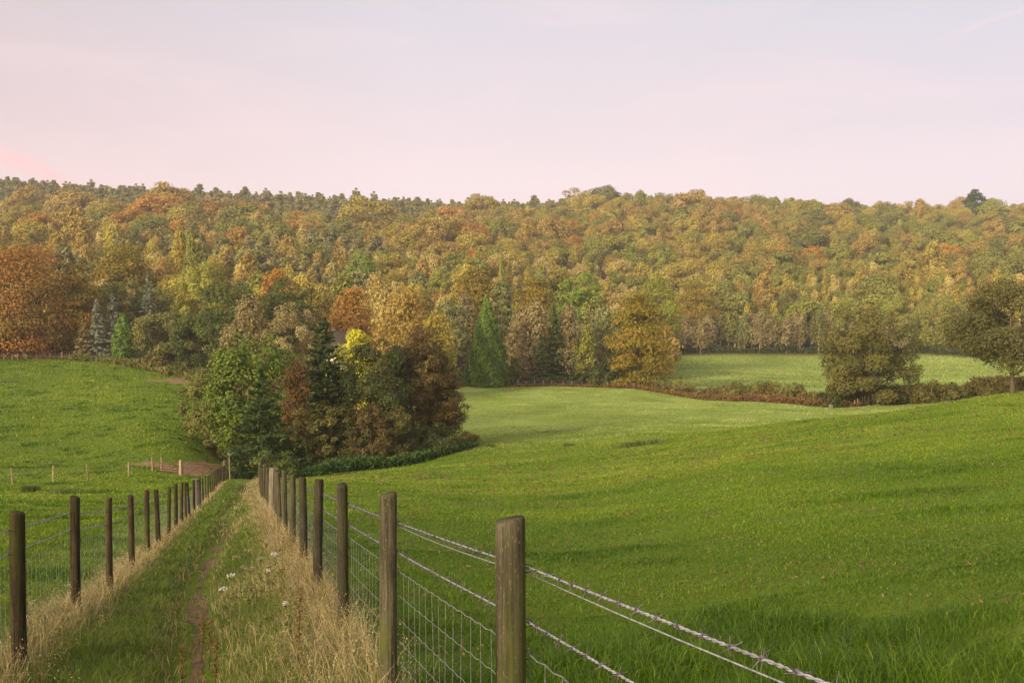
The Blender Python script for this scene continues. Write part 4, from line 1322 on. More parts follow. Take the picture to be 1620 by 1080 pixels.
def lane_fence(name, label, ys, lane, side, h, rad, datas, thick, wires_first, plain=None):
    root = empty(name, (float(lane(np.float64(ys[1]))), ys[1], float(ground(lane(np.float64(ys[1])), ys[1]))))
    tag(root, label, 'fence')
    rp = np.array(root.location)
    feet = []
    for k, y in enumerate(ys):
        x = float(lane(np.float64(y))) + rf.normal() * .012 * (k > 5)
        z = float(ground(x, y)) - .01
        if k in thick:
            me, hh, rr = thick[k]
        else:
            me = datas[rf.integers(0, len(datas))]; hh = h; rr = rad
        o = link('post', me, root)
        o.location = np.array([x, y, z + np.clip(rf.normal(), -1.6, 1.6) * (.022 if k > 5 else .006)]) - rp
        o.rotation_euler = (rf.normal() * (.022 if k > 5 else .006), rf.normal() * (.024 if k > 5 else .006), rf.uniform(0, 6.28))
        q_ = rf.uniform(.9, 1.1); o.scale = (q_, q_, 1)
        feet.append((x, y, z, rr))
    F = np.array([[x + side * (rr + .004), y, z] for x, y, z, rr in feet]) - rp
    bars = MB(); barbs = MB()
    for hh in (h - .155, h - .315):
        mb_, bb_ = MB(), MB()
        barbed(mb_, bb_, F + np.array([0, 0, hh]) + rp, 0)
        for m_ in (mb_, bb_):
            m_.V = [v - rp for v in m_.V]
        w_ = mb_.build('barbed_wire', GALV, root)
        if bb_.n: bb_.build('barb', GALV_DARK, w_)['kind'] = 'stuff'
    nb = MB()
    G = F + rp
    netting(nb, G, [q * h / 1.2 for q in HS]); nb.V = [v - rp for v in nb.V]
    nb.build('wire_netting', NETWIRE, root)
    st = MB()
    for (x, y, z, rr), f in zip(feet, F):
        if y < 14:
            for hh in (h - .155, h - .315, HS[0] * h / 1.2, HS[3] * h / 1.2):
                c = f + np.array([-side * .006, 0, hh])
                st.tube(np.array([c + [-side * .006, 0, .012], c + [side * .011, 0, .009], c + [side * .011, 0, -.009], c + [-side * .006, 0, -.012]]), .0019, 4)
    st.build('staple', GALV_DARK, root)['kind'] = 'stuff'
    if plain:
        pm = MB()
        for a, b in zip(F[plain[0]:plain[1]], F[plain[0] + 1:plain[1] + 1]):
            pm.tube(sag(a + [0, 0, h - .172], b + [0, 0, h - .172], 8, .012), .0016, 5)
        pm.build('plain_wire', GALV, root)
    return root, F


NETWIRE = noisy_material('weathered_net_wire', lin(92, 90, 88), lin(150, 148, 146), 60, rough=.5, metal=.4, bump=.1)
GALV_DARK = noisy_material('dull_wire', lin(70, 62, 62), lin(120, 112, 112), 60, rough=.6, metal=.5, bump=.1)
# right-hand fence, one post behind the frame carries the nearest wires
ysR = [.52, 2.85] + [2.85 + 2.33 * k for k in range(1, 25)]
ysR = np.array(ysR) + np.concatenate([np.zeros(6), rf.normal(size=20) * .05])
dR = [post_data('post', 40 + k, .0452, 1.2, POSTWOOD) for k in range(5)]
kR = int(np.argmin(abs(ysR - 22.7)))
FR, feetR = lane_fence('wire_fence', 'barbed wire and netting fence on round posts between lane and right field', ysR, lane_r, 1, 1.2, .046, dR,
                       {1: (post_data('post', 61, .0465, 1.185, POSTWOOD, .02), 1.2, .047), kR: (post_data('post', 71, .085, 1.22, GREYPOST, .09), 1.22, .088), len(ysR) - 1: (post_data('post', 73, .07, 1.3, GREYPOST, .08), 1.3, .07)}, 0, (0, 2))
# wire strainer and its tie on the second span
a, b = feetR[2], feetR[3]
c = a * .93 + b * .07 + np.array([.012, 0, 1.2 - .155])
m_ = MB(); m_.tube(np.array([c + [0, 0, -.035], c + [0, 0, .035]]), .004, 6)
m_.tube(np.array([c + [0, 0, -.008], b * .86 + a * .14 + np.array([.01, 0, 1.2 - .235])]), .0016, 4)
m_.build('wire_strainer', RUST, FR)
# left-hand fence
ysL = np.array([6.75 - 2.4, 6.75] + [6.75 + 2.4 * k for k in range(1, 30)]) + np.concatenate([np.zeros(6), rf.normal(size=25) * .06])
dL = [post_data('post', 80 + k, .040, 1.18, POSTWOOD_DARK, .06) for k in range(5)]
kL = int(np.argmin(abs(ysL - 34.5)))
FL, feetL = lane_fence('wire_fence', 'barbed wire fence on dark rough posts between lane and left field', ysL, lane_l, -1, 1.18, .042, dL,
                       {1: (post_data('post', 91, .046, 1.16, POSTWOOD_DARK, .05), 1.16, .047), kL: (post_data('post', 95, .11, 1.22, GREYPOST, .16), 1.22, .11), len(ysL) - 1: (post_data('post', 97, .13, 1.5, GREYPOST, .12), 1.5, .13)}, 0)

# ------------------------------------------------------------------ gate, hurdle and cross fence in the left field
def gate_thing(name, label, A, Bp, h, rails, brace, r=.028):
    A, Bp = np.array(A), np.array(Bp)
    root = empty(name, (A + Bp) / 2); tag(root, label, 'gate')
    o = (A + Bp) / 2
    A, Bp = A - o, Bp - o
    up = np.array([0, 0, 1.0])
    f = MB()
    f.tube(np.array([A + up * .08, A + up * h]), r, 8); f.tube(np.array([Bp + up * .08, Bp + up * h]), r, 8)
    f.tube(np.array([A + up * h, Bp + up * h]), r, 8); f.tube(np.array([A + up * .1, Bp + up * .1]), r, 8)
    f.build('gate_frame', RUST, root)
    for q in np.linspace(.1, h, rails)[1:-1]:
        m = MB(); m.tube(np.array([A + up * q, Bp + up * q]), r * .75, 6); m.build('rail', RUST, root)
    if brace:
        M_ = (A + Bp) / 2
        for e in (A, Bp):
            m = MB(); m.tube(np.array([M_ + up * (h - .03), e * .8 + M_ * .2 + up * .14]) + [0, -.03, 0], r * .8, 6); m.build('brace', RUST, root)
        m = MB(); m.tube(np.array([M_ + up * .1, M_ + up * h]) + [0, -.03, 0], r * .8, 6); m.build('upright', RUST, root)
    return root


gA, gB = gpt(286.5, 80.5), gpt(350, 77.5)
gate_thing('field_gate', 'rusty five-bar metal gate with two braces, in front of bare soil', gA, gB, 1.12, 5, True)
gp = gpt(283, 80.6)
o = link('gate_post', post_data('gate_post', 120, .13, 1.22, PALEPOST, .1)); o.location = gp
tag(o, 'stout pale wooden gatepost at the left end of the rusty gate', 'post')
hA, hB = gpt(239.5, 80.5), gpt(277.5, 80.8)
gate_thing('hurdle', 'low rusty metal hurdle left of the pale gatepost', hA, hB, .74, 4, False, .024)
o = link('field_post', post_data('field_post', 121, .07, 1.1, PALEPOST, .08)); o.location = gpt(252.5, 81.6)
tag(o, 'slim pale post standing behind the rusty hurdle', 'post')
o = link('dead_branch', MB().mesh('x', RUST) if False else trunk_mb(np.random.default_rng(9), 2.4, .05, np.array([[-.5, .1, 1.9], [-.4, -.2, 1.6], [.2, .1, 2.2]]), 3, 1.0).mesh('dead_branch', PALEPOST)); o.location = gpt(361, 79)
tag(o, 'bare pale upright branch beside the last left fence post', 'branch')


def far_fence(label, spots, h, rad, mat, rails=(), railr=.02, raild=None, jitter=.05, name='post_and_wire_fence'):
    P = [gpt(px, Y) for px, Y in spots]
    root = empty(name, P[0]); tag(root, label, 'fence')
    data = [post_data('post', 200 + k, rad, h, mat, .06) for k in range(3)]
    for p in P:
        o = link('post', data[rf.integers(0, 3)], root); o.location = p - P[0] + [0, 0, rf.normal() * jitter]
        o.rotation_euler = (rf.normal() * .03, rf.normal() * .04, rf.uniform(0, 6.28))
    for q in rails:
        m = MB(); m.tube(np.array([p - P[0] + [0, -rad, q] for p in P]), railr, 4); m.build('rail' if raild else 'wire', raild or GALV, root)
    return root


far_fence('sparse pale-post wire fence crossing the left field below the hurdle', [(-60, 66), (15, 66), (80, 68), (135, 70), (200, 74), (238, 80)], 1.12, .055, PALEPOST, (1.0, .75, .45), .004)
far_fence('short pale posts in front of the birches at the valley floor', [(px, 210.5) for px in (741, 752, 763, 790, 801, 819, 833, 846, 860, 873, 891, 905, 921, 936)], 1.25, .08, PALEPOST, (1.0, .6), .012)
far_fence('few short posts beside the foot of the amber maple', [(962, 206), (979, 205), (990, 204), (1004, 202)], 1.25, .08, PALEPOST, (1.0,), .012)
far_fence('long dark rail fence along the far field under the slender birches', [(px, 383.5 - max(0, px - 1300) * .16) for px in range(1042, 1585, 9)], 1.35, .09, POSTWOOD, (1.2, .75), .07, POSTWOOD_DARK)
far_fence('low post fence at the far edge of the left field, under the chestnut', [(px, 200.5 - max(0, px - 60) * .03) for px in (-12, 5, 18, 27, 40, 58, 78, 97, 109, 124)], 1.2, .07, PALEPOST, (1.0, .6), .014)

# ------------------------------------------------------------------ grass, as blades
rg = np.random.default_rng(55)


def blades(x, y, h, w, lean, r, az=None):
    n = len(x)
    z = ground(x, y) - .01
    az = r.uniform(0, 2 * np.pi, n) if az is None else az
    sd = r.uniform(0, 2 * np.pi, n)
    D = np.stack([np.cos(az), np.sin(az), 0 * az], 1); Sd = np.stack([np.cos(sd), np.sin(sd), 0 * sd], 1)
    b = np.stack([x, y, z], 1)
    up = np.array([0, 0, 1.0])
    L = (lean * h)[:, None]; Hh = h[:, None]; W2 = (w / 2)[:, None]
    m = b + D * L * .3 + up * Hh * .58
    tip = b + D * L + up * Hh * np.clip(1 - .45 * lean[:, None] ** 2, .3, 1)
    V = np.stack([b - Sd * W2, b + Sd * W2, m + Sd * W2 * .8, m - Sd * W2 * .8, tip], 1).reshape(-1, 3)
    i = np.arange(n)[:, None] * 5
    return V, i + np.array([[0, 1, 2, 3]]), i + np.array([[3, 2, 4]]), tip


def grass_obj(name, parts, mat, label):
    V, Q, Tt, ti, k = [], [], [], [], 0
    for v, q, t_, tint in parts:
        V.append(v); Q.append(q + k); Tt.append(t_ + k); ti.append(tint); k += len(v)
    tint = np.concatenate(ti)
    me = npmesh(name, np.vstack(V), [np.vstack(Q), np.vstack(Tt)], [mat], np.concatenate([tint, tint]))
    o = link(name, me); tag(o, label, None, None, 'stuff')
    return o


def scatter(Y0, Y1, dens, xlo, xhi, r):
    """Even random points for Y0..Y1 between the curves xlo(y) and xhi(y)."""
    ys = np.linspace(Y0, Y1, 40)
    wd = np.maximum(xhi(ys) - xlo(ys), 0)
    n = int(dens * (wd.mean() * (Y1 - Y0)))
    y = Y0 + (Y1 - Y0) * np.interp(r.random(n), np.cumsum(wd) / wd.sum(), np.linspace(0, 1, 40))
    return xlo(y) + (xhi(y) - xlo(y)) * r.random(n), y


GREEN = leaf_material('pasture_blades', lin(56, 84, 8), lin(98, 124, 18), lin(146, 150, 52), trans=.35, rough=.45, var=0)
LANEGREEN = leaf_material('lane_blades', lin(66, 86, 20), lin(100, 116, 36), lin(140, 142, 62), trans=.35, rough=.5, var=0)
STRAW = leaf_material('straw_blades', lin(108, 92, 54), lin(156, 136, 90), lin(196, 178, 130), trans=.3, rough=.6, var=0)
LEFTX = lambda y: -.57 * y - 1.0
RIGHTX = lambda y: .57 * y + 1.0
DEWY = leaf_material('dewy_blades', lin(100, 118, 38), lin(146, 160, 76), lin(178, 184, 112), trans=.35, rough=.4, var=0)
# short pasture on the right
parts, dew = [], []
for Y0, Y1, dn, wk in [(.8, 5.5, 2600, 1), (5.5, 9, 2600, 1), (9, 15, 1300, 1.0), (15, 26, 620, 1.0), (26, 44, 270, 1.1), (44, 80, 105, 1.2), (80, 130, 42, 1.25), (130, 215, 16, 1.3)]:
    x, y = scatter(Y0, Y1, dn, lambda q: np.where(q < 66, lane_r(q) + .02, np.maximum((480 + 2.2 * (q - 66) - CX) / FPX * q, lane_r(q) + .02)), RIGHTX, rg)
    dist = x - lane_r(y)
    tus = fbm(x / .55 + 5, y / .55, 2); big = fbm(x / 5.0, y / 5.0, 3)
    edge_ok = y < np.interp(CX + FPX * x / y, [600, 745, 1000, 1100, 1320, 1600], [226, 212, 207, 188, 163, 156])
    x, y, dist, tus, big = x[edge_ok], y[edge_ok], dist[edge_ok], tus[edge_ok], big[edge_ok]
    fl = np.clip((y - 90) / 40, 0, 1)
    h = (.028 + .05 * np.clip(tus - .35, 0, 1) + .05 * np.clip(big - .5, 0, 1)) * rg.uniform(.6, 1.4, len(x)) * (1 + .012 * np.minimum(y, 90))
    rough = fbm(x / 2.1 + 70, y / 2.1, 3)
    h *= 1 + np.interp(y, [6, 11, 20], [2.2, 1.1, .7]) * np.clip(rough - .57, 0, 1) / .2 * (y < 130)
    h += .16 * np.exp(-(dist / .9) ** 2) * tus * rg.uniform(.4, 1.2, len(x)) * (y < 30)
    h += .2 * np.clip(1 - y / 12, 0, 1) * np.clip(tus - .3, 0, 1) * rg.uniform(.5, 1.3, len(x)) * np.clip(1.6 - dist / 2.2, 0, 1)
    w_ = np.maximum(.0038, y * .00062) * rg.uniform(.7, 1.4, len(x)) * wk
    v, q, t_, _ = blades(x, y, h, w_, rg.uniform(.3, 1.3, len(x)), rg)
    pale_ = rg.random(len(x)) < .03 + .08 * np.clip(.5 - rough, 0, .3) / .3
    ti = np.clip(.18 + .6 * (big - .42) + .3 * (tus - .45) - .5 * np.clip(rough - .57, 0, .3) + .55 * pale_ + .0085 * np.clip(y - 6, 0, 40) + rg.normal(size=len(x)) * .09, 0, 1)
    f_ = fl > rg.random(len(x))
    for sel, dst in ((~f_, parts), (f_, dew)):
        if sel.any():
            vv_ = v.reshape(-1, 5, 3)[sel].reshape(-1, 3); nn = int(sel.sum()); i_ = np.arange(nn)[:, None] * 5
            dst.append((vv_, i_ + np.array([[0, 1, 2, 3]]), i_ + np.array([[3, 2, 4]]), ti[sel] if dst is parts else np.clip(.45 + 1.1 * (big[sel] - .5) + rg.normal(size=nn) * .2, 0, 1)))
grass_obj('valley_grass', dew, DEWY, 'pale dewy grass of the valley floor')
grass_obj('pasture_grass', parts, GREEN, 'short green grass of the right field')
# pasture on the left, seen through the fence
parts = []
for Y0, Y1, dn, wk in [(2.5, 7, 1100, 1.2), (7, 12, 1500, 1.1), (12, 22, 600, 1.1), (22, 40, 260, 1.1), (40, 85, 95, 1.2), (85, 130, 42, 1.25), (130, 205, 18, 1.3)]:
    x, y = scatter(Y0, Y1, dn, LEFTX, lambda q: np.where(q < 66, lane_l(q) - .02, (np.interp(q, [66, 90, 165, 205], [345, 330, 305, 120]) - CX) / FPX * q), rg)
    ok_ = grid(soil, x, y) + .9 * (fbm(x / .8, y / .8, 2) - .5) + .3 * rg.random(len(x)) < .62; x, y = x[ok_], y[ok_]
    tus = fbm(x / .7 + 5, y / .7, 2); big = fbm(x / 4.0 + 30, y / 4.0, 3)
    rough = fbm(x / 1.7 + 70, y / 1.7, 3)
    h = (.04 + .07 * np.clip(tus - .35, 0, 1) + .35 * np.clip(rough - .56, 0, 1) + .22 * np.clip(big - .58, 0, 1)) * rg.uniform(.6, 1.4, len(x)) * (1 + .01 * np.minimum(y, 120))
    w_ = np.maximum(.004, y * .0006) * rg.uniform(.7, 1.4, len(x)) * wk
    v, q, t_, _ = blades(x, y, h, w_, rg.uniform(.2, 1.0, len(x)), rg)
    ti = np.clip(.54 + .5 * (big - .5) + .35 * (tus - .5) - 1.2 * np.clip(rough - .54, 0, .3) + .4 * (rg.random(len(x)) < .07) + rg.normal(size=len(x)) * .10, 0, 1)
    parts.append((v, q, t_, ti))
grass_obj('meadow_grass', parts, GREEN, 'green grass of the left field')
# the flat field beyond the stream
x, y = scatter(225, 384, 2.6, lambda q: (1030 - CX) / FPX * q, lambda q: np.minimum(.57, (1640 - CX) / FPX) * q, rg)
ok = y < np.interp(CX + FPX * x / y, [1030, 1300, 1570, 1700], [381, 381, 340, 330])
x, y = x[ok], y[ok]; big = fbm(x / 14, y / 14, 3)
v, q, t_, _ = blades(x, y, .22 * rg.uniform(.5, 1.5, len(x)), y * .0011 * rg.uniform(.7, 1.4, len(x)), rg.uniform(.4, 1.4, len(x)), rg)
grass_obj('far_field_grass', [(v, q, t_, np.clip(.45 + 1.0 * (big - .5) + rg.normal(size=len(x)) * .2, 0, 1))], DEWY, 'pale grass of the flat field beyond the hedge')
# the lane between the fences
parts, straw = [], []
sv = []
for Y0, Y1, dn, wk in [(1.0, 5.0, 2600, 1.2), (5.0, 9, 5200, 1), (9, 15, 2600, 1.1), (15, 28, 1000, 1.3), (28, 66, 330, 1.6)]:
    x, y = scatter(Y0, Y1, dn, lambda q: lane_l(q) - .25, lambda q: lane_r(q) + .1, rg)
    tt_ = x - lane_r(y); dp = np.abs(tt_ - path_t(y))
    tus = fbm(x / .4 + 60, y / .4, 2); big = fbm(x / 1.6 + 10, y / 2.2, 3)
    keep = (dp > .10 + .10 * tus) | (rg.random(len(x)) < .12 + .25 * (big > .55))
    trod = np.clip((dp - .1) / .35, .25, 1)
    h = (.06 + .17 * tus) * trod * rg.uniform(.5, 1.35, len(x)) * (1 + .006 * y)
    w_ = np.maximum(.0034, y * .0006) * rg.uniform(.7, 1.3, len(x)) * wk
    dryR = np.clip((tt_ + .92 + .5 * (big - .5) - .12 * np.clip((9 - y) / 4, 0, 1)) / .45, 0, 1)
    dryL = np.clip((-2.02 - tt_ + .35 * (big - .5)) / .2, 0, 1)
    dry = np.maximum(dryR * np.interp(y, [6, 8, 11, 25], [.36, .52, .75, .9]), dryL * np.interp(y, [6, 9, 14], [.45, .6, .8]))
    isd = rg.random(len(x)) < dry * .54 + .10
    g = keep & ~isd
    az = None
    v, q, t_, _ = blades(x[g], y[g], h[g], w_[g], rg.uniform(.3, 1.2, g.sum()), rg)
    parts.append((v, q, t_, np.clip(.35 + .5 * (big[g] - .5) + .4 * (tus[g] - .5) + rg.normal(size=g.sum()) * .18 + .25 * dry[g], 0, 1)))
    d = keep & isd & (rg.random(len(x)) < .72)
    hd = (.09 + .20 * np.maximum(np.exp(-(tt_[d] / .35) ** 2), np.exp(-((tt_[d] + 2.31) / .25) ** 2)) + .1 * big[d]) * rg.uniform(.55, 1.25, d.sum())
    hd *= np.where(tt_[d] > -.9, 1.0, .9)
    wd = np.maximum(.0026, y[d] * .0005) * rg.uniform(.7, 1.3, d.sum()) * wk
    azd = rg.normal(size=d.sum()) * 1.6 + np.pi * .9 + 2.5 * (big[d] - .5)
    v, q, t_, tip = blades(x[d], y[d], hd, wd, rg.uniform(.2, 1.35, d.sum()), rg, azd)
    td = np.clip(.5 + .5 * (big[d] - .5) + rg.normal(size=d.sum()) * .2, 0, 1)
    straw.append((v, q, t_, td))
    # feathery seed heads on the taller stems
    s = (hd > .26) & (rg.random(d.sum()) < np.where(y[d] < 15, .5, .25))
    m = 9 if Y0 < 15 else 3
    tp, hh = np.repeat(tip[s], m, 0), np.repeat(hd[s], m)
    off = rg.normal(size=tp.shape) * np.array([.016, .016, .03]) * (1 + Y0 / 25)
    off[:, 2] -= .02
    P = tp + off * (hh / .4)[:, None]
    V_, Q_ = leaf_quads(P, rg.normal(size=P.shape), np.maximum(.006, np.repeat(y[d][s], m) * .0007), rg, 2.0, rg.normal(size=P.shape) + np.array([0, 0, 1.2]))
    sv.append((V_, Q_, np.clip(np.repeat(td[s], m) + rg.normal(size=len(P)) * .15, 0, 1)))
grass_obj('lane_grass', parts, LANEGREEN, 'green grass beside the trodden trail')
k = 0
for V_, Q_, ti in sv: pass
V = np.vstack([p[0] for p in straw] + [s[0] for s in sv])
offs = np.cumsum([0] + [len(p[0]) for p in straw] + [len(s[0]) for s in sv])
Qs = [p[1] + o for p, o in zip(straw, offs)] + [s[1] + o for s, o in zip(sv, offs[len(straw):])]
Ts = [p[2] + o for p, o in zip(straw, offs)]
ti = np.concatenate([p[3] for p in straw] + [s[2] for s in sv] + [p[3] for p in straw])
tag(link('dry_grass', npmesh('dry_grass', V, [np.vstack(Qs), np.vstack(Ts)], [STRAW], ti)), 'tall straw-coloured grass under both lane fences', None, None, 'stuff')

# fallen leaves and litter on the right field
n = 11000
y = 3 + 75 * rg.random(n) ** 1.3; x = lane_r(y) + (RIGHTX(y) - lane_r(y)) * rg.random(n)
cl = fbm(x / 1.1 + 80, y / 1.1, 2) > .60
x, y = x[cl], y[cl]
P = np.stack([x, y, ground(x, y) + .03 + .0006 * y], 1)
rep = 3
P = np.repeat(P, rep, 0); P[:, :2] += rg.normal(size=(len(P), 2)) * .05 * (1 + .03 * P[:, 1:2])
V, Q = leaf_quads(P, np.array([0, 0, 1.0]) + rg.normal(size=P.shape) * .45, np.maximum(.025, P[:, 1] * .0019), rg, 1.3)
LITTER = leaf_material('litter', lin(74, 60, 34), lin(100, 80, 46), lin(130, 100, 60), trans=.1, var=0)
tag(link('fallen_leaves', npmesh('fallen_leaves', V, [Q], [LITTER], rg.random(len(Q)))), 'brown leaves and old thatch lying in the right field', None, None, 'stuff')

# ------------------------------------------------------------------ nettles, bracken, hedge bottom
rm = np.random.default_rng(91)


def herb(name, label, pts, h, mat, n, leaf, up=.4, width=1.0, lumps=1.0):
    """Leafy ground cover along a line of (pixel column, distance, half depth, height factor)."""
    pts = np.array(pts, float)
    u = rm.uniform(0, len(pts) - 1, n); i = np.minimum(u.astype(int), len(pts) - 2); f = u - i
    p = pts[i] * (1 - f)[:, None] + pts[i + 1] * f[:, None]
    Y = p[:, 1] + p[:, 2] * rm.uniform(-1, 1, n)
    x = (p[:, 0] - CX) / FPX * p[:, 1] + rm.normal(size=n) * .3 * width
    hh = h * p[:, 3] * (.35 + .9 * fbm(x / lumps + 3, Y / lumps + 7, 2)) * rm.random(n) ** .6
    P = np.stack([x, Y, ground(x, Y) + hh], 1)
    T_ = rm.normal(size=(n, 3)) + np.array([0, 0, up])
    V, Q = leaf_quads(P, rm.normal(size=(n, 3)) * .7 + np.array([0, -.4, .6]), leaf, rm, 1.6, T_)
    tint = np.clip(fbm(x / lumps * 1.7, Y / lumps * 1.7 + 30, 2) * .7 + rm.random(n) * .35 - .05, 0, 1)
    o = link(name, npmesh(name, V, [Q], [mat], tint)); tag(o, label, None, None, 'stuff')
    return o


herb('nettles', 'deep green nettle bed along the front of the copse', [(478, 88, 2.6, .7), (520, 88, 3.2, 1), (580, 90, 3.2, 1), (640, 92, 3.0, 1), (700, 96, 2.4, .9), (748, 100, 1.4, .5)], 1.25, LM['nettle green'], 22000, .17, lumps=1.4)
herb('bracken', 'rust-brown bracken along the hedge foot and the valley fence', [(716, 209.5, 1.2, .8), (760, 209.5, 1.4, .9), (800, 209, 1.2, .6), (880, 209, 1.2, .6), (950, 208, 1.2, .7), (1000, 202, 1.2, .8), (1050, 194, 1.4, .9), (1100, 183, 1.6, 1.1), (1160, 172, 1.8, 1.3), (1230, 164, 2.0, 1.4), (1300, 159, 1.6, 1.3), (1360, 156, 1.2, .8)], 1.0, LM['bracken rust'], 11000, .26, up=1.2, lumps=2)
herb('hedge_undergrowth', 'dark tangled undergrowth of the stream hedge', [(930, 212, 1.6, .8), (1000, 208, 2, .9), (1060, 196, 2.2, 1.0), (1120, 185, 2.2, .9), (1180, 175, 2.4, 1.3), (1250, 167.5, 2.4, 1.2), (1320, 161, 2.2, 1.2), (1400, 159, 2.2, 1.4), (1480, 158, 2.4, 1.4), (1560, 157, 2.2, 1.3), (1630, 157, 2.2, 1.2)], 2.0, LM['bramble brown'], 30000, .3, up=.8, lumps=2.6)
herb('wood_undergrowth', 'shady undergrowth at the foot of the valley birches', [(-80, 214, 4, 1), (90, 214, 4, 1), (200, 208, 4, 1), (330, 190, 4, 1), (560, 200, 4, 1), (700, 224, 4, 1), (742, 218, 3, 1), (820, 216, 3, 1), (900, 215, 3, 1), (960, 213, 3, 1)], 2.2, LM['holly green'], 22000, .4, lumps=3)
herb('field_edge_undergrowth', 'green nettles and brambles along the left field edge', [(110, 199, 1.5, .5), (160, 196, 1.6, .8), (215, 187, 2, 1), (260, 178, 2, 1), (305, 168, 2.2, 1), (330, 156, 2, .8)], 1.3, LM['dull green'], 9000, .3, lumps=2)
herb('leaf_litter', 'orange fallen leaves under the chestnut trees', [(-30, 203.5, 1.6, .5), (60, 203, 1.6, .5), (112, 201, 1.2, .5)], .6, LM['bracken rust'], 3000, .3, lumps=2)
herb('lane_bank', 'dark leafy banks of the sunken lane beyond the fences', [(360, 80, 1.0, 1.0), (364, 86, 1.6, 1.3), (366, 94, 2, 1.5)], 1.0, LM['dark green'], 3500, .15, lumps=1)
herb('copse_bracken', 'bracken patch at the right end of the nettle bed', [(712, 100, 1.2, 1.0), (735, 101, 1.3, 1.2), (752, 102, .9, .8)], 1.2, LM['bramble brown'], 2200, .17, lumps=1.2)
# behind the far field the wood floor is hidden by low growth
herb('far_undergrowth', 'low growth under the slender birches', [(1040, 388, 2, 1), (1300, 388, 2, 1), (1450, 366, 2, 1), (1590, 343, 2, 1)], 3.2, LM['holly green'], 9000, .6, lumps=6)

# ------------------------------------------------------------------ cottage behind the copse
hp = gpt(541, 186)
WALL = noisy_material('cream_render', lin(204, 192, 168), lin(224, 214, 194), 3, bump=.1)
TILE = noisy_material('brown_roof_tiles', lin(50, 43, 36), lin(74, 63, 52), 6, bump=.5)
GLASS = noisy_material('dark_glass', lin(22, 26, 28), lin(40, 46, 48), 2, rough=.15, bump=0, spec=.6)
WFRAME = noisy_material('white_paint', lin(214, 212, 204), lin(230, 228, 222), 5, rough=.5, bump=.05)
BRICK = noisy_material('red_brick', lin(84, 66, 54), lin(108, 86, 70), 10)
ht = empty('cottage', hp, .12); tag(ht, 'brown-roofed cottage with cream walls mostly hidden behind the copse', 'house')
eave = at(536, 545, 186)[2] - hp[2]; ridge = at(536, 523, 186)[2] - hp[2]
hw_, hd_ = 3.1, 3.0
m = MB(); m.box((0, 0, eave / 2 - .4), (2 * hw_, 2 * hd_, eave + .8)); m.build('wall', WALL, ht)
e_ = .45
V = [(-hw_ - e_, -hd_ - e_, eave), (hw_ + e_, -hd_ - e_, eave), (hw_ + e_, hd_ + e_, eave), (-hw_ - e_, hd_ + e_, eave), (-1.6, 0, ridge), (1.6, 0, ridge)]
V2 = [(a, b, c - .18) for a, b, c in V[:4]]
m = MB(); m.add(V + V2, [[0, 1, 5, 4], [2, 3, 4, 5], [6, 9, 8, 7], [0, 6, 7, 1], [1, 7, 8, 2], [2, 8, 9, 3], [3, 9, 6, 0]], [[1, 2, 5], [3, 0, 4]])
rf_ = m.build('roof', TILE, ht)
m = MB(); m.box((-1.5, .9, ridge - .5), (.8, .8, 1.8)); m.box((-1.5, .9, ridge + .47), (.95, .95, .14)); m.build('chimney', BRICK, rf_)
for wx, wz in ((-1.9, eave - 1.5), (.1, eave - 1.5), (2.0, eave - 1.5), (-1.9, eave - 4.4), (2.0, eave - 4.4)):
    m = MB()
    for dx, dz, sx__, sz in ((0, .6, 1.2, .1), (0, -.6, 1.2, .1), (-.55, 0, .1, 1.1), (.55, 0, .1, 1.1), (0, 0, .06, 1.1)):
        m.box((wx + dx, -hd_ - .03, wz + dz), (sx__, .1, sz))
    f_ = m.build('window', WFRAME, ht)
    m = MB(); m.box((wx, -hd_ - .012, wz), (1.0, .03, 1.1)); m.build('pane', GLASS, f_)
m = MB(); m.box((.2, -hd_ - .03, 1.0), (1.0, .08, 2.1)); m.build('door', RUST, ht)

# ------------------------------------------------------------------ things by the stream hedge
sp_ = gpt(1316.5, 156.5)
ms = MB()
th = np.linspace(0, 2 * np.pi, 15)[:-1]
prof = [(-.2, .34), (.0, .38), (.2, .40), (.38, .38), (.52, .29), (.6, .14)]
Vv = np.vstack([np.stack([np.cos(th) * r_ * 1.05, np.sin(th) * r_ * .9, np.full(14, z_)], 1) for z_, r_ in prof]) + rm.normal(size=(84, 3)) * .012
i = np.arange(5)[:, None] * 14; j = np.arange(14)[None]
Qv = np.stack([i + j, i + (j + 1) % 14, i + 14 + (j + 1) % 14, i + 14 + j], -1).reshape(-1, 4)
Vv = np.vstack([Vv, [[0, 0, .63]]])
jj = np.arange(14)
ms.add(Vv, Qv, np.stack([np.full(14, 84), 70 + jj, 70 + (jj + 1) % 14], -1))
o = ms.build('boulder', noisy_material('pale_stone', lin(84, 80, 72), lin(120, 114, 104), 4), smooth=True, loc=sp_)
tag(o, 'pale rounded boulder at the left foot of the bushy willow', 'boulder')
gate_thing('hurdle', 'grey metal hurdle between pale boulder and two thin posts', gpt(1331, 156), gpt(1343, 156), 1.0, 5, False, .02)
for px, lab in ((1354, 'left thin pale post beside the hurdle under the bushy willow'), (1358.5, 'right and taller thin pale post beside the hurdle under the willow')):
    o = link('field_post', post_data('field_post', 300 + int(px), .08, 1.3 if px > 1356 else 1.1, PALEPOST, .06)); o.location = gpt(px, 155.6)
    tag(o, lab, 'post', 'thin pale posts under the bushy willow')

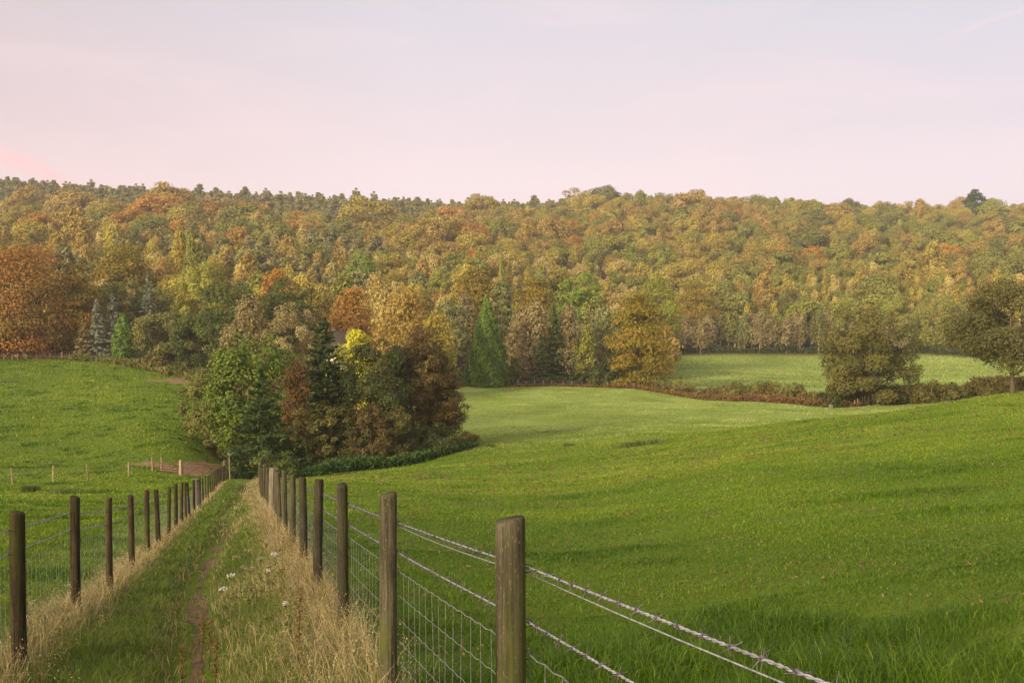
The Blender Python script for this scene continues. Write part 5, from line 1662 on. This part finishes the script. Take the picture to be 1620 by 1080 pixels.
# ------------------------------------------------------------------ rush clumps in the fields
RUSH = leaf_material('rushes', lin(66, 82, 32), lin(88, 104, 44), lin(118, 124, 66), trans=.2, var=0)
def rush(px, Y, label, wd, h, n=420):
    p = gpt(px, Y)
    x = p[0] + rm.normal(size=n) * wd * .5; y = p[1] + rm.normal(size=n) * wd * .3
    az = np.arctan2(y - p[1], x - p[0]) + rm.normal(size=n) * .4
    v, q, t_, _ = blades(x, y, h * rm.uniform(.4, 1.1, n), np.full(n, max(.012, Y * .0005)), rm.uniform(.1, .7, n), rm, az)
    o = link('rush_clump', npmesh('rush_clump', v - p, [q, t_], [RUSH], np.tile(rm.random(n), 2))); o.location = p
    tag(o, label, 'grass clump', 'rush clumps in the fields')
rush(1012, 80, 'wide dark rush clump in the middle of the right field', 1.7, .5, 1600)
rush(900, 96, 'small rush clump right of the nettle bed', .5, .4)
rush(775, 98, 'thin rush clump at the right tip of the nettle bed', .4, .5, 200)
rush(1290, 122, 'faint rush clump on the valley floor below the pale boulder', 1.2, .9, 200)
rush(42, 58, 'tufted clump in the left field below the cross fence', .5, .5, 700)
rush(100, 55, 'bigger tufted clump in the left field, nearer the lane fence', .9, .5, 260)

# ------------------------------------------------------------------ yarrow and dead stalks on the verge
STALK = noisy_material('dead_stalk', lin(70, 56, 38), lin(110, 90, 60), 20)
WHITE = leaf_material('yarrow_florets', lin(168, 162, 146), lin(196, 190, 176), lin(216, 212, 200), trans=.2, var=0)
DULL = leaf_material('faded_florets', lin(112, 104, 74), lin(142, 132, 100), lin(170, 160, 130), trans=.2, var=0)
UMB = leaf_material('yarrow_leaves', lin(70, 76, 36), lin(96, 100, 52), lin(122, 122, 70), trans=.3, var=0)
def solve_Y(px, py, h):
    ys = np.linspace(5, 40, 1500); d = np.array([at(px, py, 1.0)]).T * ys
    f = d[2] - (ground(d[0], ys) + h)
    i = np.where(f[:-1] * f[1:] < 0)[0]
    return ys[i[0]] if len(i) else 12.0
def yarrow(px, py, h, rad, white, label):
    Y = solve_Y(px, py, h); p = at(px, py, Y); base = np.array([p[0] + .06 * rm.normal(), p[1] + .05, 0]); base[2] = float(ground(base[0], base[1]))
    root = empty('yarrow', base); tag(root, label, 'flower', 'yarrow on the right verge of the lane')
    tip = p - base
    st = MB(); st.tube(np.array([[0, 0, -.02], tip * .5 + [.01, 0, 0], tip - [0, 0, .03]]), [.0035, .003, .0022], 5)
    for k in range(7):
        a = k / 7 * 2 * np.pi; st.tube(np.array([tip - [0, 0, .04], tip + [math.cos(a) * rad * .6, math.sin(a) * rad * .6, -.006]]), .0014, 4)
    st.build('stem', STALK, root)
    n = 110
    a = rm.uniform(0, 2 * np.pi, n); q = rad * rm.random(n) ** .5
    P = tip + np.stack([np.cos(a) * q, np.sin(a) * q, .006 * rm.normal(size=n) - q * q / rad * .25], 1)
    V, Q = leaf_quads(P, np.array([0, 0, 1.0]) + rm.normal(size=(n, 3)) * .5, .011, rm, 1.0)
    link('flower_head', npmesh('flower_head', V, [Q], [WHITE if white else DULL], rm.random(n)), root)
    n = 40
    s = rm.random(n) * .8
    P = tip * s[:, None] + rm.normal(size=(n, 3)) * .03
    V, Q = leaf_quads(P, rm.normal(size=(n, 3)), .022, rm, 2.2)
    link('leaf', npmesh('leaf', V, [Q], [UMB], rm.random(n)), root)['kind'] = 'stuff'
for a in [(352, 930, .40, .034, True, 'lowest white yarrow head nearest the trodden trail'), (366, 908, .42, .040, True, 'white yarrow head just above the lowest one by the trail'),
          (435, 875, .50, .036, True, 'white yarrow head nearest the right fence posts'), (374, 880, .50, .046, False, 'wide cream yarrow head leaning towards the trail'),
          (390, 869, .55, .036, False, 'faded yarrow head above the wide cream one'), (412, 882, .50, .034, False, 'faded yarrow head in the middle of the yarrow patch'),
          (425, 902, .34, .024, True, 'tiny white yarrow head below the faded patch'), (421, 858, .60, .030, False, 'dark dried yarrow head at the top of the patch'),
          (447, 852, .60, .028, False, 'dried yarrow head beside the fence posts above the patch'), (452, 953, .36, .022, True, 'tiny white yarrow head low down among dry grass'),
          (400, 897, .46, .030, False, 'brownish yarrow head below the middle of the patch'), (384, 896, .48, .03, False, 'faded yarrow head between the wide cream one and the trail')]:
    yarrow(*a)
def dock(px, py, h, label):
    Y = solve_Y(px, py, h); p = at(px, py, Y); base = np.array([p[0], p[1], float(ground(p[0], p[1]))])
    root = empty('dock_stalk', base); tag(root, label, 'plant', 'dead dock stalks on the verge')
    st = MB(); st.tube(np.array([[0, 0, -.02], [.01, 0, h * .5], [.02, .01, h]]), [.005, .004, .002], 5); st.build('stem', STALK, root)
    n = 150; s = rm.uniform(.35, 1, n)
    P = np.stack([.02 * s + rm.normal(size=n) * .014, rm.normal(size=n) * .014, h * s], 1)
    V, Q = leaf_quads(P, rm.normal(size=(n, 3)), .013, rm, 1.4)
    link('seed_head', npmesh('seed_head', V, [Q], [LM['berry red-brown']], rm.random(n)), root)
dock(318, 975, .34, 'reddish dock spike just right of the trail'); dock(330, 978, .36, 'second reddish dock spike beside the trail, slightly further right')
dock(285, 1020, .34, 'reddish dock spike near the bottom bare patch of the trail'); dock(470, 930, .55, 'dark tall dock spike against the dry grass by the fence')
dock(338, 1015, .34, 'low dock spike among the green tufts right of the trail')
